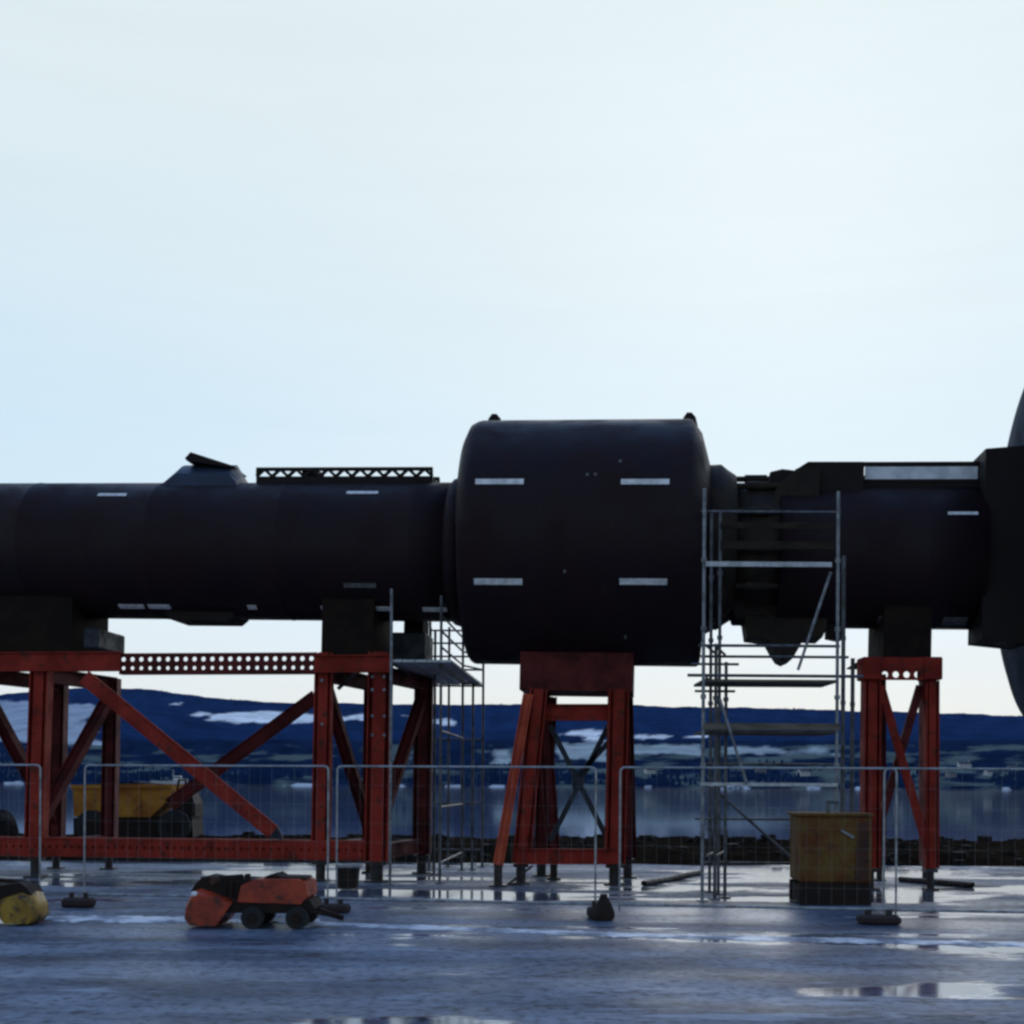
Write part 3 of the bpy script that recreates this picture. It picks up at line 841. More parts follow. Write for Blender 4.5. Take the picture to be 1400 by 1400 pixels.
# A-frame cross head tying second bent: small head box
# --- trestle under the drum
ct = empty('support_trestle', G(780, DF(780)))
org = ct.location
tag(ct, 'red steel trestle with raking leg and crossed braces under the big drum', 'trestle')
dc = DF(780) + .1; t = Vector((0, 0, 1))
zs0 = W(790, 943, DF(790) + .2).z
saddle(SN(712, .8), SN(867, .8), .8, zs0 - ZA(790), Rd, cd, M['maroon'], ct, org)
zt = zs0 - .002
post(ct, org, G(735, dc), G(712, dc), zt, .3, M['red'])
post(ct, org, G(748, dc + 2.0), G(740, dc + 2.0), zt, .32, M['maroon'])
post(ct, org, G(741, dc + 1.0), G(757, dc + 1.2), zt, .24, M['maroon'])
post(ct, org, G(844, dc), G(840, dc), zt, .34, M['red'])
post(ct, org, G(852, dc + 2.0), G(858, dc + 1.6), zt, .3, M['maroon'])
# raking leg towards the camera's left
m = MB(); a, b = W(722, 950, dc - .1), W(681, 1183, dc - .55); m.channel(a, b, .18, .17, up=(1, 0, 0), t=.03); m.bar(a, b, .14, .09, up=(1, 0, 0)); rl = m.build('raking_leg', M['orange'], ct, org)
m = MB(); m.tube(b, Vector((b.x, b.y, .03)), .07, 10); m.box((b.x, b.y, .015), (.3, .3, .03)); m.build('foot', M['footsteel'], rl, org)
m = MB(); m.bar(W(728, 1184, dc - .3), W(688, 1214, dc - .3), .03, .04); m.bar(W(686, 1212, dc - .28), W(716, 1206, dc - .28), .03, .04); m.build('foot_tie', M['footsteel'], ct, org)
m = MB(); m.channel(W(736, 974, dc + .17), W(838, 974, dc + .17), .2, .28); m.build('cross_beam', M['red'], ct, org)
m = MB(); m.channel(W(704, 1171, dc - .18), W(846, 1171, dc - .18), .1, .26); m.bar(W(704, 1171, dc - .17), W(846, 1171, dc - .17), .03, .25); m.build('bottom_beam', M['red'], ct, org)
for a, b in (((752, 992), (832, 1150)), ((832, 992), (752, 1150)), ((846, 1000), (790, 1060))):
    m = MB(); m.bar(W(*a, dc + .3), W(*b, dc + .3), .06, .09, up=(1, 0, 0)); m.build('cross_brace', M['bluesteel'], ct, org)
m = MB(); m.box(W(790, 1070, dc + .25), (.2, .02, .22)); m.build('gusset_plate', M['bluesteel'], ct, org)
# --- right trestle
rt = empty('support_trestle', G(1230, DF(1230)))
org = rt.location
tag(rt, 'narrow red steel trestle with pierced head and V brace under the right tube section', 'trestle')
dr_ = DF(1230); 
zh0, zh1 = W(1230, 931, dr_).z, W(1230, 900, dr_).z
p0, p1 = G(1201, dr_ - .18), G(1260, dr_ - .18)
m = MB(); m.holed(p0, p1, zh0, zh0 + .18, .02, 4, 1, .055); m.bar(p0 + t * (zh1 - .1), p1 + t * (zh1 - .1), .03, .19)
m.bar(p0 + t * (zh1 - .015) + Vector((0, .15, 0)), p1 + t * (zh1 - .015) + Vector((0, .15, 0)), .3, .03)
m.build('pierced_head', M['red'], rt, org)
for px in (1188, 1271):
    q = MB(); q.box(W(px, 915, dr_ - .02), (.30, .42, zh1 - zh0), bev=.02); q.build('head_block', M['red'], rt, org)
zt = zh0
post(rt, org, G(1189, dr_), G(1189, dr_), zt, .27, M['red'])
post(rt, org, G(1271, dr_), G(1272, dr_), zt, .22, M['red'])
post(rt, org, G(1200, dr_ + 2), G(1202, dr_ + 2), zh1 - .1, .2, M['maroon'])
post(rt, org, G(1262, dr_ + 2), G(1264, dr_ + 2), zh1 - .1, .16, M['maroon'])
for a, b, e, mt in (((1204, 938), (1268, 1160), -.05, 'red'), ((1258, 938), (1196, 1150), .12, 'maroon')):
    m = MB(); m.bar(W(*a, dr_ + e), W(*b, dr_ + e), .06, .13, up=(1, 0, 0)); m.build('brace', M[mt], rt, org)
for px, pr in ((1189, 1200), (1271, 1262)):
    m = MB(); m.channel(at(px, zh1 - .2, dr_ + .2), at(pr, zh1 - .2, dr_ + 2), .14, .18); m.build('head_beam', M['maroon'], rt, org)
saddle(SN(1187, -.8), SN(1274, .8), .8, zh1 + .03 - ZA(1230), Rr, cr_, M['saddle'], rt, org)
m = MB(); m.box(((SN(1182) + SN(1278)) / 2, .1, zh1 + .016 - ZA(1230)), (SN(1278) - SN(1182), 1.9, .026)); m.build('bearing_plate', M['rust'], rt, org, M=MACH)

# ------------------------------------------------------------------ scaffold towers
sc = empty('scaffold_tower', G(1055, 19.8)); org = sc.location
tag(sc, 'tall tube scaffold tower with white boards and thin diagonals right of the drum', 'scaffold')
stand = [(960, 19.3, 668), (982, 20.5, 700), (1143, 19.3, 672), (1151, 20.5, 760), (1164, 20.9, 900), (970, 20.9, 700), (991, 19.9, 905), (977, 19.6, 880)]
for i, (px, d, py) in enumerate(stand):
    a = G(px, d); b = W(px, py, d); b.x = a.x
    m = MB(); m.tube(a + t * .02, b, .026 if i not in (3, 4) else .034, 10); m.box(a + t * .01, (.15, .15, .02))
    for z in (1.0, 2.0, 3.0, 4.0, 5.0):
        if z < b.z: m.tube(a + t * (z - .03), a + t * (z + .03), .042, 8)
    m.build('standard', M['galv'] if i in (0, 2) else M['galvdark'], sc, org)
def hbar(px0, px1, py, d0, d1, r, mt, name='ledger'):
    a, b = W(px0, py, d0), W(px1, py, d1); b.z = a.z = (a.z + b.z) / 2
    m = MB(); m.tube(a, b, r, 8); return m.build(name, mt, sc, org)
hbar(955, 1148, 883, 19.35, 19.35, .022, M['galvdark'])
hbar(958, 1160, 898, 20.5, 20.5, .022, M['galvdark'])
hbar(940, 1180, 924, 19.35, 19.4, .024, M['galvdark'])
hbar(945, 1010, 908, 19.9, 19.9, .02, M['galvdark'])
hbar(950, 1005, 945, 19.9, 19.9, .02, M['galvdark'])
hbar(950, 1150, 1120, 20.5, 20.5, .018, M['galvdark'])
hbar(958, 1150, 700, 20.5, 20.5, .02, M['galvdark'])
hbar(960, 1148, 1045, 20.5, 20.5, .02, M['galvdark'])
hbar(960, 1160, 1180, 20.5, 20.5, .02, M['galvdark'])
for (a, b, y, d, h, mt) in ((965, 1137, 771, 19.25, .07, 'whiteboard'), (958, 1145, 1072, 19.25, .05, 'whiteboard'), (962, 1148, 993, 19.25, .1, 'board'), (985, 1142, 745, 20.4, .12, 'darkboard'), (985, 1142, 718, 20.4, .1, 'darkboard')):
    p, q = W(a, y, d), W(b, y, d); q.z = p.z
    m = MB(); m.bar(p, q, .035, h); m.build('toe_board', M[mt], sc, org)
for (y, d0, d1) in ((930, 19.35, 20.45), (1000, 19.35, 20.45)):
    p, q = W(962, y, d0), W(1146, y, d0); q.z = p.z
    for k in range(4):
        m = MB(); o = Vector((0, .13 + k * .27, 0)); m.bar(p + o, q + o, .23, .038); m.build('deck_board', M['board'], sc, org)
for (x0, y0, x1, y1, d) in ((1136, 782, 1091, 916, 19.22), (984, 955, 1021, 1072, 19.22), (978, 1080, 1140, 1225, 20.55)):
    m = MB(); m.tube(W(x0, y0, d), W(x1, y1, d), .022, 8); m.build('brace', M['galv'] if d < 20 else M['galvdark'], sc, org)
for px, d in ((972, 19.3), (984, 20.2)):   # transoms seen nearly end on, with couplers
    for py in (883, 927, 1000, 1075, 1170):
        a = W(px - 6, py, 19.3); b = Vector((a.x + .35, 20.6, a.z)); m = MB(); m.tube(a, b, .02, 8)
        m.build('transom', M['galvdark'], sc, org)

sc = empty('scaffold_tower', G(600, 24.2)); org = sc.location
tag(sc, 'slender scaffold walkway tower with plank deck between support frame and drum', 'scaffold')
DZ = 3.75
def SP(x, y, z): return Vector((x, y, z))
nl, nr, fl, fr_ = SP(-2.05, 22.0, DZ), SP(-1.02, 22.0, DZ), SP(-1.72, 27.0, DZ), SP(-.62, 27.0, DZ)
for k in range(5):
    u = (k + .5) / 5
    a = nl.lerp(nr, u); b = fl.lerp(fr_, u)
    m = MB(); m.bar(a, b, .19, .04); m.build('deck_board', M['whiteboard'], sc, org)
tops = [(-2.03, 22.0, 4.95), (-1.22, 22.4, 4.9), (-1.45, 24.6, 4.55), (-.98, 25.9, 5.2), (-1.68, 26.9, 4.9), (-.60, 26.9, 4.9), (-1.30, 26.9, 4.9), (-1.62, 25.8, 5.0), (-.78, 26.0, 3.7)]
for i, (x, y, z) in enumerate(tops):
    m = MB(); m.tube((x, y, .02), (x, y, z), .025, 10); m.box((x, y, .01), (.15, .15, .02)); m.build('standard', M['galv'] if i == 0 else M['galvdark'], sc, org)
for z in (DZ - .05, DZ + .28, DZ + .55, DZ + .82, DZ + 1.08, 2.6, 1.3, .35):
    for (a, b) in ((1, 3), (3, 5), (4, 5), (0, 4)) if z > 3 else ((1, 3), (4, 5)):
        if z > 4 and (a, b) == (0, 4): continue
        p, q = tops[a], tops[b]
        if z > min(p[2], q[2]): continue
        m = MB(); m.tube((p[0], p[1], z), (q[0], q[1], z), .02, 8); m.build('ledger', M['galvdark'], sc, org)

# ------------------------------------------------------------------ fence
def fence_panel():
    L, H = 3.40, 1.92
    root = empty('mesh_fence', (0, 0, 0))
    r = .0135; m = MB(); c = .06
    pts = [(0, 0, .1), (0, 0, H - c)] + [(c - c * math.cos(a), 0, H - c + c * math.sin(a)) for a in (.4, .8, 1.2, 1.57)]
    pts += [(L - c + c * math.sin(a), 0, H - c + c * math.cos(a)) for a in (0, .4, .8, 1.2, 1.57)] + [(L, 0, .1)]
    m.path(pts, r, 8); m.tube((0, 0, .18), (L, 0, .18), .018, 8)
    m.build('frame', M['fence'], root)
    m = MB(); n = 22
    for i in range(1, n): m.bar((L * i / n, 0, .18), (L * i / n, 0, H), .0012, .0012)
    for i in range(1, 7): m.bar((0, 0, .18 + (H - .18) * i / 7), (L, 0, .18 + (H - .18) * i / 7), .0012, .0012)
    m.build('mesh_infill', M['fence'], root)
    return root
f0, f1 = G(113, 17.8), G(1200, 16.25); fdir = (f1 - f0).normalized(); fyaw = math.atan2(fdir.y, fdir.x)
def fpt(px):
    k = (px - 700) / F
    s = (k * f0.y - f0.x) / (fdir.x - k * fdir.y)
    return f0 + fdir * s
proto = fence_panel()
labs = ['galvanised mesh fence panel running out of the picture at the left edge', 'galvanised mesh fence panel in front of the support frame above the red machine',
        'galvanised mesh fence panel between the red machine and the drum trestle', 'galvanised mesh fence panel in front of the tall scaffold and ochre tank',
        'galvanised mesh fence panel running out of the picture at the right edge']
for i, px in enumerate((-256, 116, 461, 848, 1209)):
    o = proto if i == 0 else copy_tree(proto)
    o.location = fpt(px); o.rotation_euler.z = fyaw
    tag(o, labs[i], 'fence panel', 'mesh fence panels across the yard')
def fence_block():
    m = MB(); m.box((0, 0, .065), (.42, .24, .13), bev=.035)
    root = m.build('fence_block', M['block'])
    for k in (-.1, .1):
        q = MB(); q.tube((k, 0, .12), (k, 0, .2), .034, 10); q.build('socket', M['footsteel'], root)
    return root
proto = fence_block()
labs = ['dark rubber fence foot at the left, behind the yellow machine', 'dark rubber fence foot beside the red machine', 'dark rubber fence foot with a black bag on it below the drum trestle', 'dark rubber fence foot in front of the ochre tank']
for i, px in enumerate((104, 452, 816, 1196)):
    o = proto if i == 0 else copy_tree(proto)
    p = fpt(px); o.location = p + Vector((.05, -.02, 0)); o.rotation_euler.z = fyaw + (.06, -.1, .15, 0)[i]; o.scale = ((1, 1, 1), (1, 1, .9), (.8, 1.2, 1.1), (1.25, 1.1, .9))[i]
    tag(o, labs[i], 'fence foot', 'rubber feet of the mesh fence')
m = MB(); rg = [(.13, 0), (.15, .04), (.14, .11), (.105, .19), (.07, .26), (.045, .30), (.05, .33)]
n = 14; vs = []
for r, z in rg:
    for i in range(n):
        a = 6.2832 * i / n; k = 1 + .1 * math.sin(3 * a + z * 9)
        vs.append((r * k * math.cos(a) + z * .06, r * .8 * k * math.sin(a), z))
m.add(vs, [(j * n + i, j * n + (i + 1) % n, (j + 1) * n + (i + 1) % n, (j + 1) * n + i) for j in range(len(rg) - 1) for i in range(n)], True)
m.add(vs[:n], [list(range(n))[::-1]]); m.add(vs[-n:], [list(range(n))])
b = m.build('sandbag', M['mdark']); b.location = fpt(822) + Vector((0, -.17, .0))
b.location.y -= .12
tag(b, 'dark tied sandbag standing at a fence foot below the drum trestle', 'sandbag')

# ------------------------------------------------------------------ small machines, tank, dumper
def site_machine(loc, rz, paint, label):
    root = empty('site_machine', loc, rz)
    def P(name, mt, parent=None):
        def go(m): return m.build(name, mt, parent or root)
        return go
    # nose shroud: rounded red shell reaching down to the ground
    m = MB(); n = 9; vs = []
    prof = [(0.07, .03), (0.0, .12), (.02, .28), (.10, .45), (.22, .50), (.38, .44), (.60, .36), (.52, .22), (.42, .03)]
    for i in range(n):
        a = -1 + 2 * i / (n - 1); k = 1 - .22 * abs(a) ** 3
        for x, z in prof: vs.append((.25 + (x - .25) * (k if x < .25 else 1), a * .36, .05 + (z - .05) * k))
    q = len(prof)
    m.add(vs, [(i * q + j, i * q + (j + 1) % q, (i + 1) * q + (j + 1) % q, (i + 1) * q + j) for i in range(n - 1) for j in range(q)], True)
    m.add(vs[:q], [list(range(q))[::-1]]); m.add(vs[-q:], [list(range(q))])
    shell = P('nose_shroud', paint)(m)
    m = MB(); m.box((.16, -.335, .40), (.07, .05, .06), bev=.015); P('lamp', M['strip'], shell)(m)
    m = MB(); m.prism([(.34, .18), (1.52, .18), (1.56, .24), (1.5, .34), (.42, .34)], -.3, .3); P('chassis', M['mdark'])(m)
    # engine block with pipes
    m = MB(); m.prism([(.10, .43), (.16, .53), (.26, .60), (.36, .585), (.48, .56), (.62, .575), (.9, .56), (.92, .34), (.3, .34)], -.26, .26)
    for k in range(5): m.box((.5 + k * .08, -.275, .46), (.03, .04, .18), bev=.008)
    m.tube((.2, -.2, .56), (.7, -.22, .6), .03, 10); m.tube((.75, -.2, .5), (.75, -.2, .63), .035, 10)
    P('engine', M['mdark'])(m)
    m = MB(); m.tube((.36, -.3, .555), (.40, -.24, .555), .05, 12); P('filter_cap', M['rust'])(m)
    # rear cowl
    m = MB(); m.prism([(.66, .31), (1.40, .29), (1.48, .38), (1.46, .54), (1.36, .58), (.86, .575), (.70, .50)], -.33, .33); cw = P('cowl', paint)(m)
    m = MB(); m.prism([(.94, .575), (1.0, .62), (1.08, .635), (1.14, .60), (1.42, .595), (1.44, .575)], -.22, .22); P('seat', M['mdark'], cw)(m)
    for x, r in ((.84, .13), (1.36, .13)):
        for sy in (-.31, .31):
            m = MB(); m.wheel((x, sy, r), r, .13, 24); wh = P('wheel', M['rubber'])(m)
            m = MB(); m.wheel((x, sy * 1.03, r), r * .5, .13, 16); P('rim', M['mdark'], wh)(m)
    m = MB(); m.bar((1.5, 0, .2), (1.85, 0, .1), .06, .06); m.bar((1.5, -.2, .2), (1.7, 0, .14), .04, .05); m.bar((1.5, .2, .2), (1.7, 0, .14), .04, .05); P('drawbar', M['mdark'])(m)
    tag(root, label, 'site machine')
    return root
d = gd(250, 1268)
site_machine(G(251, d) + Vector((0, .25, 0)), -.03, M['mred'], 'low red and black wheeled site machine with sloped nose on the wet asphalt')
p = G(52, gd(30, 1266)); ym = site_machine(p + Vector((-.02, .3, 0)), math.pi + .05, M['myel'], 'low yellow and black wheeled site machine cut off by the left picture edge'); ym.scale = (.9, .9, .84)

# dumper on the bank
dd = 33.5; dp = empty('dumper', G(190, dd) + Vector((0, 0, .24)), .05)
tag(dp, 'yellow skip dumper with dark chassis parked on the quay edge behind the frame', 'dumper')
sx = dd / F
def dx(px): return (px - 190) * sx
def dz(py): return EYE - (py - (HZ - 3)) * sx - .24
m = MB(); n = [(dx(112), dz(1076)), (dx(243), dz(1074)), (dx(236), dz(1094)), (dx(214), dz(1116)), (dx(114), dz(1116))]
m.prism(n, -.8, .8); m.bar((dx(110), -.83, dz(1076)), (dx(244), -.83, dz(1074)), .06, .09); m.bar((dx(110), .83, dz(1076)), (dx(244), .83, dz(1074)), .06, .09)
for px in (140, 170, 200): m.bar((dx(px), -.815, dz(1078)), (dx(px), -.815, dz(1113)), .03, .06, up=(1, 0, 0))
m.build('skip', M['skip'], dp)
m = MB(); pts = [(dx(118), dz(1074)), (dx(150), dz(1071)), (dx(190), dz(1069)), (dx(232), dz(1073)), (dx(238), dz(1075)), (dx(118), dz(1076))]; m.prism(pts, -.65, .65); m.build('load', M['rock'], dp)
m = MB(); m.prism([(dx(112), dz(1118)), (dx(268), dz(1114)), (dx(270), dz(1143)), (dx(112), dz(1145))], -.72, .72); m.build('chassis', M['mdark'], dp)
m = MB(); m.prism([(dx(243), dz(1116)), (dx(246), dz(1080)), (dx(262), dz(1078)), (dx(271), dz(1098)), (dx(271), dz(1116))], -.55, .55); cb = m.build('engine_cover', M['mdark'], dp)
m = MB(); m.path([(dx(246), -.45, dz(1080)), (dx(248), -.45, dz(1066)), (dx(248), .45, dz(1066)), (dx(246), .45, dz(1080))], .03); m.build('roll_bar', M['mdark'], cb)
for px in (138, 246):
    for sy in (-.7, .7):
        m = MB(); m.wheel((dx(px), sy, .36), .4, .34, 22); wh = m.build('wheel', M['rubber'], dp)
        m = MB(); m.wheel((dx(px), sy * 1.04, .36), .18, .34, 14); m.build('rim', M['mdark'], wh)

# boulder at the left picture edge
m = MB(); random.seed(5); n = 14; vs = []
for j in range(8):
    ph = -.3 + (math.pi / 2 + .3) * j / 7
    for i in range(n):
        a = 6.2832 * i / n; k = 1 + .16 * noise.noise(Vector((math.cos(a) * 1.3, math.sin(a) * 1.3, j * .35)))
        vs.append((.62 * k * math.cos(a) * math.cos(ph), .55 * k * math.sin(a) * math.cos(ph), .72 * k * math.sin(ph)))
m.add(vs, [(j * n + i, j * n + (i + 1) % n, (j + 1) * n + (i + 1) % n, (j + 1) * n + i) for j in range(7) for i in range(n)], False)
b = m.build('boulder', M['rock']); b.location = G(2, 33) + Vector((-.15, 0, .25)); tag(b, 'dark rounded boulder on the quay edge at the left picture edge', 'boulder')

# ochre tank
dt = gd(1130, 1238); tk = empty('tank', G(1134, dt + .45), -.03)
tag(tk, 'rusty ochre steel tank on a dark skid left of the right-hand trestle', 'tank')
m = MB(); hw = .5; zt, zb = 1.27, .32
m.box((0, 0, (zt + zb) / 2), (2 * hw, .9, zt - zb), bev=.03)
for k in (-.47, .47): m.box((k, -.455, (zt + zb) / 2), (.05, .03, zt - zb - .08), bev=.008)
body = m.build('body', M['ochre'], tk)
m = MB(); m.box((0, 0, zt + .02), (2 * hw + .06, .96, .05), bev=.012); m.build('lid', M['ochre'], body)
m = MB()
for sy in (-.36, .36): m.box((0, sy, .16), (2 * hw + .02, .1, .31))
for k in (-.45, 0, .45): m.box((k, 0, .16), (.08, .62, .24))
m.box((0, -.415, .2), (2 * hw, .01, .2)); m.build('skid', M['mdark'], tk)
m = MB(); m.bar((.06, -.475, zt - .2), (.24, -.475, zt - .3), .02, .035); m.build('bracket', M['galv'], tk)
m = MB(); m.prism([(.26, zb + .04), (.49, zb + .04), (.49, zt - .05), (.31, zt - .1)], -.468, -.452); m.build('side_plate', M['rust'], tk)
m = MB(); m.tube((-.05, -.1, zt + .04), (-.05, -.1, zt + .22), .03, 10); m.tube((-.05, -.1, zt + .2), (.1, -.1, zt + .2), .025, 8); m.build('vent_pipe', M['galvdark'], tk)

# black steel bin under the frame with pale lid
bn = empty('steel_bin', G(476, 21.2), 0)
m = MB(); m.prism([(-.14, .03), (.14, .03), (.17, .34), (-.17, .34)], -.2, .2); m.build('body', M['mdark'], bn)
m = MB(); m.box((.02, 0, .365), (.40, .46, .04), bev=.01); m.build('lid', M['galv'], bn)
tag(bn, 'small black bin with pale lid on the ground under the second bent of the frame', 'bin')

# timber and pipes lying in the yard behind the fence
for i, (x0, y0, x1, y1, r, lb) in enumerate(((880, 1212, 958, 1196, .05, 'dark pipe lying on the wet yard beside the tall scaffold'), (1230, 1206, 1330, 1214, .05, 'dark pipe lying on the wet yard beyond the right-hand trestle'))):
    a, b = G(x0, gd(x0, y0)), G(x1, gd(x1, y1)); c = (a + b) / 2
    m = MB(); m.tube(a + t * r - c, b + t * r - c, r, 12, cap=False); m.tube(a + t * r - c, b + t * r - c, r * .8, 12, cap=False)
    o = m.build('pipe', M['footsteel']); o.location = c; tag(o, lb, 'pipe')

# slush ridge left along the front of the fence
sl = MB(); random.seed(3)
def slush_row(px): return lerp_tab([(-60, 1254), (250, 1258), (430, 1263), (700, 1273), (900, 1280), (1400, 1292), (1470, 1294)], px)
px = -60.0; rows = []
while px < 1470:
    yc = slush_row(px); d = gd(px, yc); n = noise.fractal(Vector((px * .02, 0, 2)), 1.0, 2.0, 4); n2 = noise.noise(Vector((px * .06, 5, 2)))
    n3 = noise.fractal(Vector((px * .09, 3, 7)), 1.0, 2.0, 4); wide = (.42 if px > 430 else .75) * (1 + .8 * n + .5 * n3)
    if px < 430: wide *= max(0, min(1, .75 + 1.6 * noise.noise(Vector((px * .012, 9, 0)))))
    wide = max(.01, wide)
    c = G(px, d)
    rows.append([c + Vector((0, -wide / 2 + n2 * .05, .003)), c + Vector((0, -wide * .2, .012 + .02 * abs(n2))), c + Vector((0, wide * .25, .012 + .018 * abs(n))), c + Vector((0, wide / 2 + n2 * .04, .003))])
    px += 4
for i_, r_ in enumerate(rows):
    for p_ in (r_[0], r_[3]): p_.y += .05 * noise.noise(Vector((i_ * .37, p_.y, 1)))
vs = [p for r in rows for p in r]
sl.add(vs, [(4 * i + j, 4 * i + 4 + j, 4 * i + 5 + j, 4 * i + 1 + j) for i in range(len(rows) - 1) for j in range(3)], True)
M['slush'] = mat('slush', (.72, .77, .86), .4, col2=(.16, .2, .27), scale=1.9, bump=.6, bscale=14, thr=(.44, .60))
tag(sl.build('slush', M['slush']), 'thin pale ridge of slush lying along the asphalt before the fence', 'slush', kind='stuff')

# ------------------------------------------------------------------ air
HAZE = True
if HAZE:
    hb = MB(); hb.box((0, 4400, 148), (9000 * 2, 9800, 306))
    hm = bpy.data.materials.new('haze_air'); hm.use_nodes = True
    nt = hm.node_tree; nt.nodes.clear()
    o = nd(nt, 'ShaderNodeOutputMaterial'); v = nd(nt, 'ShaderNodeVolumePrincipled')
    v.inputs['Color'].default_value = (.16, .36, 1, 1); v.inputs['Density'].default_value = 1.5e-5; v.inputs['Anisotropy'].default_value = 0.2
    nt.links.new(v.outputs['Volume'], o.inputs['Volume'])
    tag(hb.build('haze', hm), kind='stuff')

# ------------------------------------------------------------------ sky and light
SUN_EL, SUN_AZ = math.radians(24), math.radians(12)
wld = bpy.data.worlds.new('World'); scene.world = wld; wld.use_nodes = True
nt = wld.node_tree; nt.nodes.clear()
out = nd(nt, 'ShaderNodeOutputWorld')
sky = nd(nt, 'ShaderNodeTexSky', sky_type='NISHITA'); sky.sun_disc = False; sky.sun_elevation = SUN_EL; sky.sun_rotation = SUN_AZ
sky.ozone_density = 2.0
bg1 = nd(nt, 'ShaderNodeBackground'); bg1.inputs['Strength'].default_value = .09
nt.links.new(sky.outputs['Color'], bg1.inputs['Color'])
tc = nd(nt, 'ShaderNodeTexCoord'); sep = nd(nt, 'ShaderNodeSeparateXYZ'); nt.links.new(tc.outputs['Generated'], sep.inputs['Vector'])
rp = nd(nt, 'ShaderNodeValToRGB'); cr = rp.color_ramp
cols = [(0.0, (.86, .88, .82)), (.06, (.84, .89, .88)), (.13, (.78, .89, .97)), (.25, (.71, .86, .95)), (.36, (.75, .87, .92)), (.52, (.78, .89, .92)), (.66, (.45, .72, 1.2)), (1.0, (.25, .55, 1.3))]
cr.elements[0].position, cr.elements[0].color = cols[0][0], (*cols[0][1], 1)
cr.elements[1].position, cr.elements[1].color = cols[-1][0], (*cols[-1][1], 1)
for p_, c_ in cols[1:-1]:
    e = cr.elements.new(p_); e.color = (*c_, 1)
mp = nd(nt, 'ShaderNodeMapping'); mp.inputs['Scale'].default_value = (1.0, 1.0, 7.0); nt.links.new(tc.outputs['Generated'], mp.inputs['Vector'])
nz = nd(nt, 'ShaderNodeTexNoise'); nz.inputs['Scale'].default_value = 2.2; nz.inputs['Detail'].default_value = 6; nt.links.new(mp.outputs['Vector'], nz.inputs['Vector'])
wob = nd(nt, 'ShaderNodeMath', operation='MULTIPLY_ADD'); wob.inputs[1].default_value = .12; wob.inputs[2].default_value = -.06; nt.links.new(nz.outputs['Fac'], wob.inputs[0])
add = nd(nt, 'ShaderNodeMath', operation='ADD'); nt.links.new(wob.outputs[0], add.inputs[0]); nt.links.new(sep.outputs['Z'], add.inputs[1])
nt.links.new(add.outputs[0], rp.inputs['Fac'])
mp2 = nd(nt, 'ShaderNodeMapping'); mp2.inputs['Scale'].default_value = (1.4, 1.0, 22.0); nt.links.new(tc.outputs['Generated'], mp2.inputs['Vector'])
nz2 = nd(nt, 'ShaderNodeTexNoise'); nz2.inputs['Scale'].default_value = 2.6; nz2.inputs['Detail'].default_value = 7; nz2.inputs['Roughness'].default_value = .6; nt.links.new(mp2.outputs['Vector'], nz2.inputs['Vector'])
st = nd(nt, 'ShaderNodeMapRange'); st.inputs['From Min'].default_value = .3; st.inputs['From Max'].default_value = .7; st.inputs['To Min'].default_value = .985; st.inputs['To Max'].default_value = 1.012; nt.links.new(nz2.outputs['Fac'], st.inputs['Value'])
sv = nd(nt, 'ShaderNodeVectorMath', operation='SCALE'); nt.links.new(rp.outputs['Color'], sv.inputs[0]); nt.links.new(st.outputs['Result'], sv.inputs['Scale'])
lx = nd(nt, 'ShaderNodeMapRange', interpolation_type='SMOOTHSTEP'); lx.inputs['From Min'].default_value = .08; lx.inputs['From Max'].default_value = -.42; nt.links.new(sep.outputs['X'], lx.inputs['Value'])
lz = nd(nt, 'ShaderNodeMapRange', interpolation_type='SMOOTHSTEP'); lz.inputs['From Min'].default_value = .46; lz.inputs['From Max'].default_value = .24; nt.links.new(add.outputs[0], lz.inputs['Value'])
lw = nd(nt, 'ShaderNodeMath', operation='MULTIPLY'); nt.links.new(lx.outputs['Result'], lw.inputs[0]); nt.links.new(lz.outputs['Result'], lw.inputs[1])
lw2 = nd(nt, 'ShaderNodeMath', operation='MULTIPLY'); nt.links.new(lw.outputs[0], lw2.inputs[0])
lz2 = nd(nt, 'ShaderNodeMapRange', interpolation_type='SMOOTHSTEP'); lz2.inputs['From Min'].default_value = .06; lz2.inputs['From Max'].default_value = .2; lz2.inputs['To Max'].default_value = .5; nt.links.new(add.outputs[0], lz2.inputs['Value']); nt.links.new(lz2.outputs['Result'], lw2.inputs[1])
bm = nd(nt, 'ShaderNodeMix', data_type='RGBA'); nt.links.new(lw2.outputs[0], bm.inputs['Factor']); nt.links.new(sv.outputs['Vector'], bm.inputs['A']); bm.inputs['B'].default_value = (.60, .81, .98, 1)
bg2 = nd(nt, 'ShaderNodeBackground'); nt.links.new(bm.outputs['Result'], bg2.inputs['Color']); bg2.inputs['Strength'].default_value = 1.0
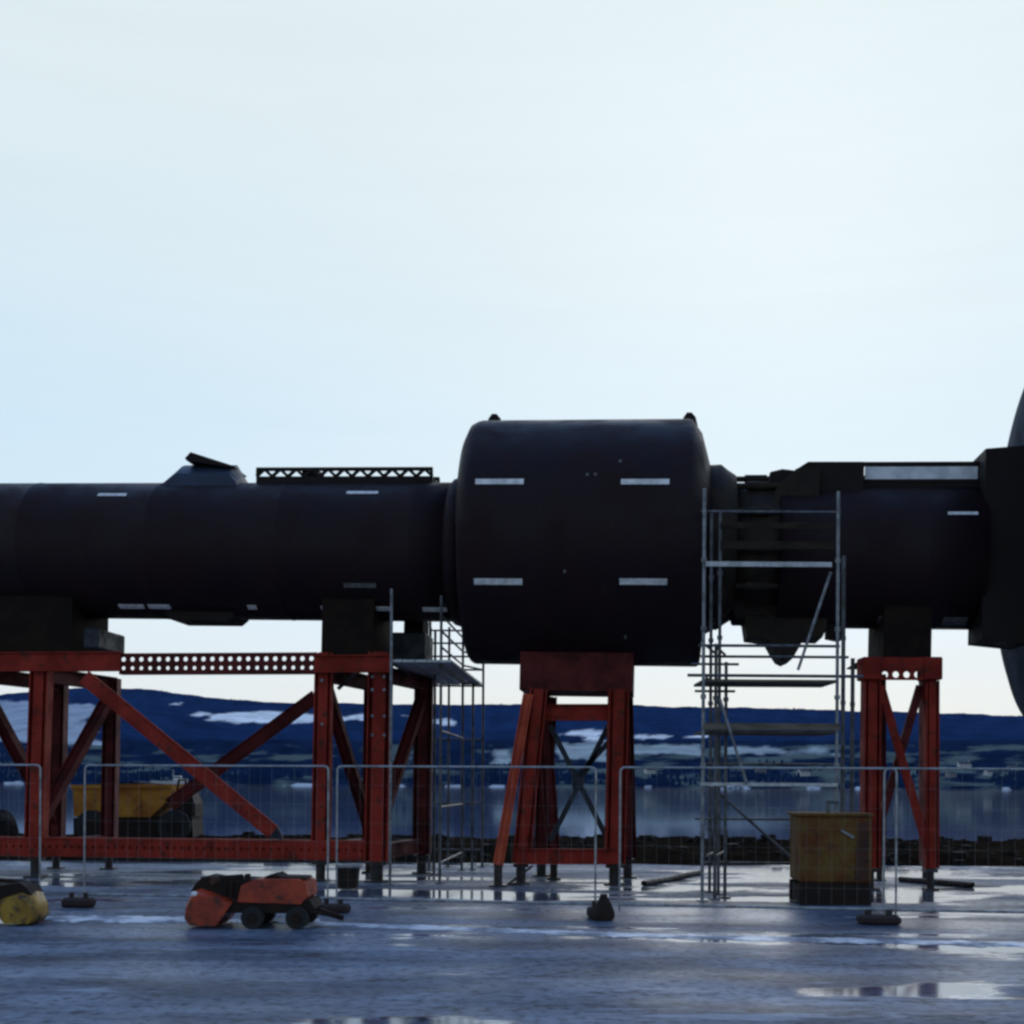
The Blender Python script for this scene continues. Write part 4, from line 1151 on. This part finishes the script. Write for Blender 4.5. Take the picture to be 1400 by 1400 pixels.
# cloud bank ahead, clearing to open sky overhead and behind
fz = nd(nt, 'ShaderNodeMapRange', interpolation_type='SMOOTHSTEP'); fz.inputs['From Min'].default_value = .55; fz.inputs['From Max'].default_value = .95; fz.inputs['To Min'].default_value = .94; fz.inputs['To Max'].default_value = .7
nt.links.new(sep.outputs['Z'], fz.inputs['Value'])
fy = nd(nt, 'ShaderNodeMapRange', interpolation_type='SMOOTHSTEP'); fy.inputs['From Min'].default_value = -.5; fy.inputs['From Max'].default_value = .5; fy.inputs['To Min'].default_value = .3; fy.inputs['To Max'].default_value = 1.0
nt.links.new(sep.outputs['Y'], fy.inputs['Value'])
mu = nd(nt, 'ShaderNodeMath', operation='MULTIPLY'); nt.links.new(fz.outputs['Result'], mu.inputs[0]); nt.links.new(fy.outputs['Result'], mu.inputs[1])
ms = nd(nt, 'ShaderNodeMixShader'); nt.links.new(mu.outputs[0], ms.inputs['Fac']); nt.links.new(bg1.outputs[0], ms.inputs[1]); nt.links.new(bg2.outputs[0], ms.inputs[2])
nt.links.new(ms.outputs[0], out.inputs['Surface'])

sd = bpy.data.lights.new('sun', 'SUN'); sd.energy = .5; sd.angle = math.radians(30); sd.color = (1, .97, .93)
so = bpy.data.objects.new('sun', sd); COL.objects.link(so)
dirv = Vector((math.sin(SUN_AZ) * math.cos(SUN_EL), math.cos(SUN_AZ) * math.cos(SUN_EL), math.sin(SUN_EL)))
so.rotation_euler = dirv.to_track_quat('Z', 'Y').to_euler(); so.location = (0, 0, 60)

# ------------------------------------------------------------------ camera
cam = bpy.data.cameras.new('camera'); co = bpy.data.objects.new('camera', cam); COL.objects.link(co)
r = math.atan(ROLL)
mw = Matrix(((math.cos(r), -math.sin(r), 0, 0), (0, 0, -1, 0), (math.sin(r), math.cos(r), 0, EYE), (0, 0, 0, 1)))
co.matrix_world = mw
cam.sensor_width = 36; cam.lens = 36 * F / 1400
cam.shift_y = (HZ - 700) / 1400
cam.clip_start = .1; cam.clip_end = 30000
scene.camera = co

scene.render.engine = 'CYCLES'
scene.cycles.max_bounces = 8
scene.cycles.volume_bounces = 0
scene.cycles.use_denoising = True
scene.cycles.pixel_filter_type = 'BLACKMAN_HARRIS'
scene.cycles.filter_width = 2.7
scene.view_settings.view_transform = 'Standard'
scene.view_settings.look = 'None'
scene.view_settings.exposure = 0.0
scene.view_settings.gamma = 1.0
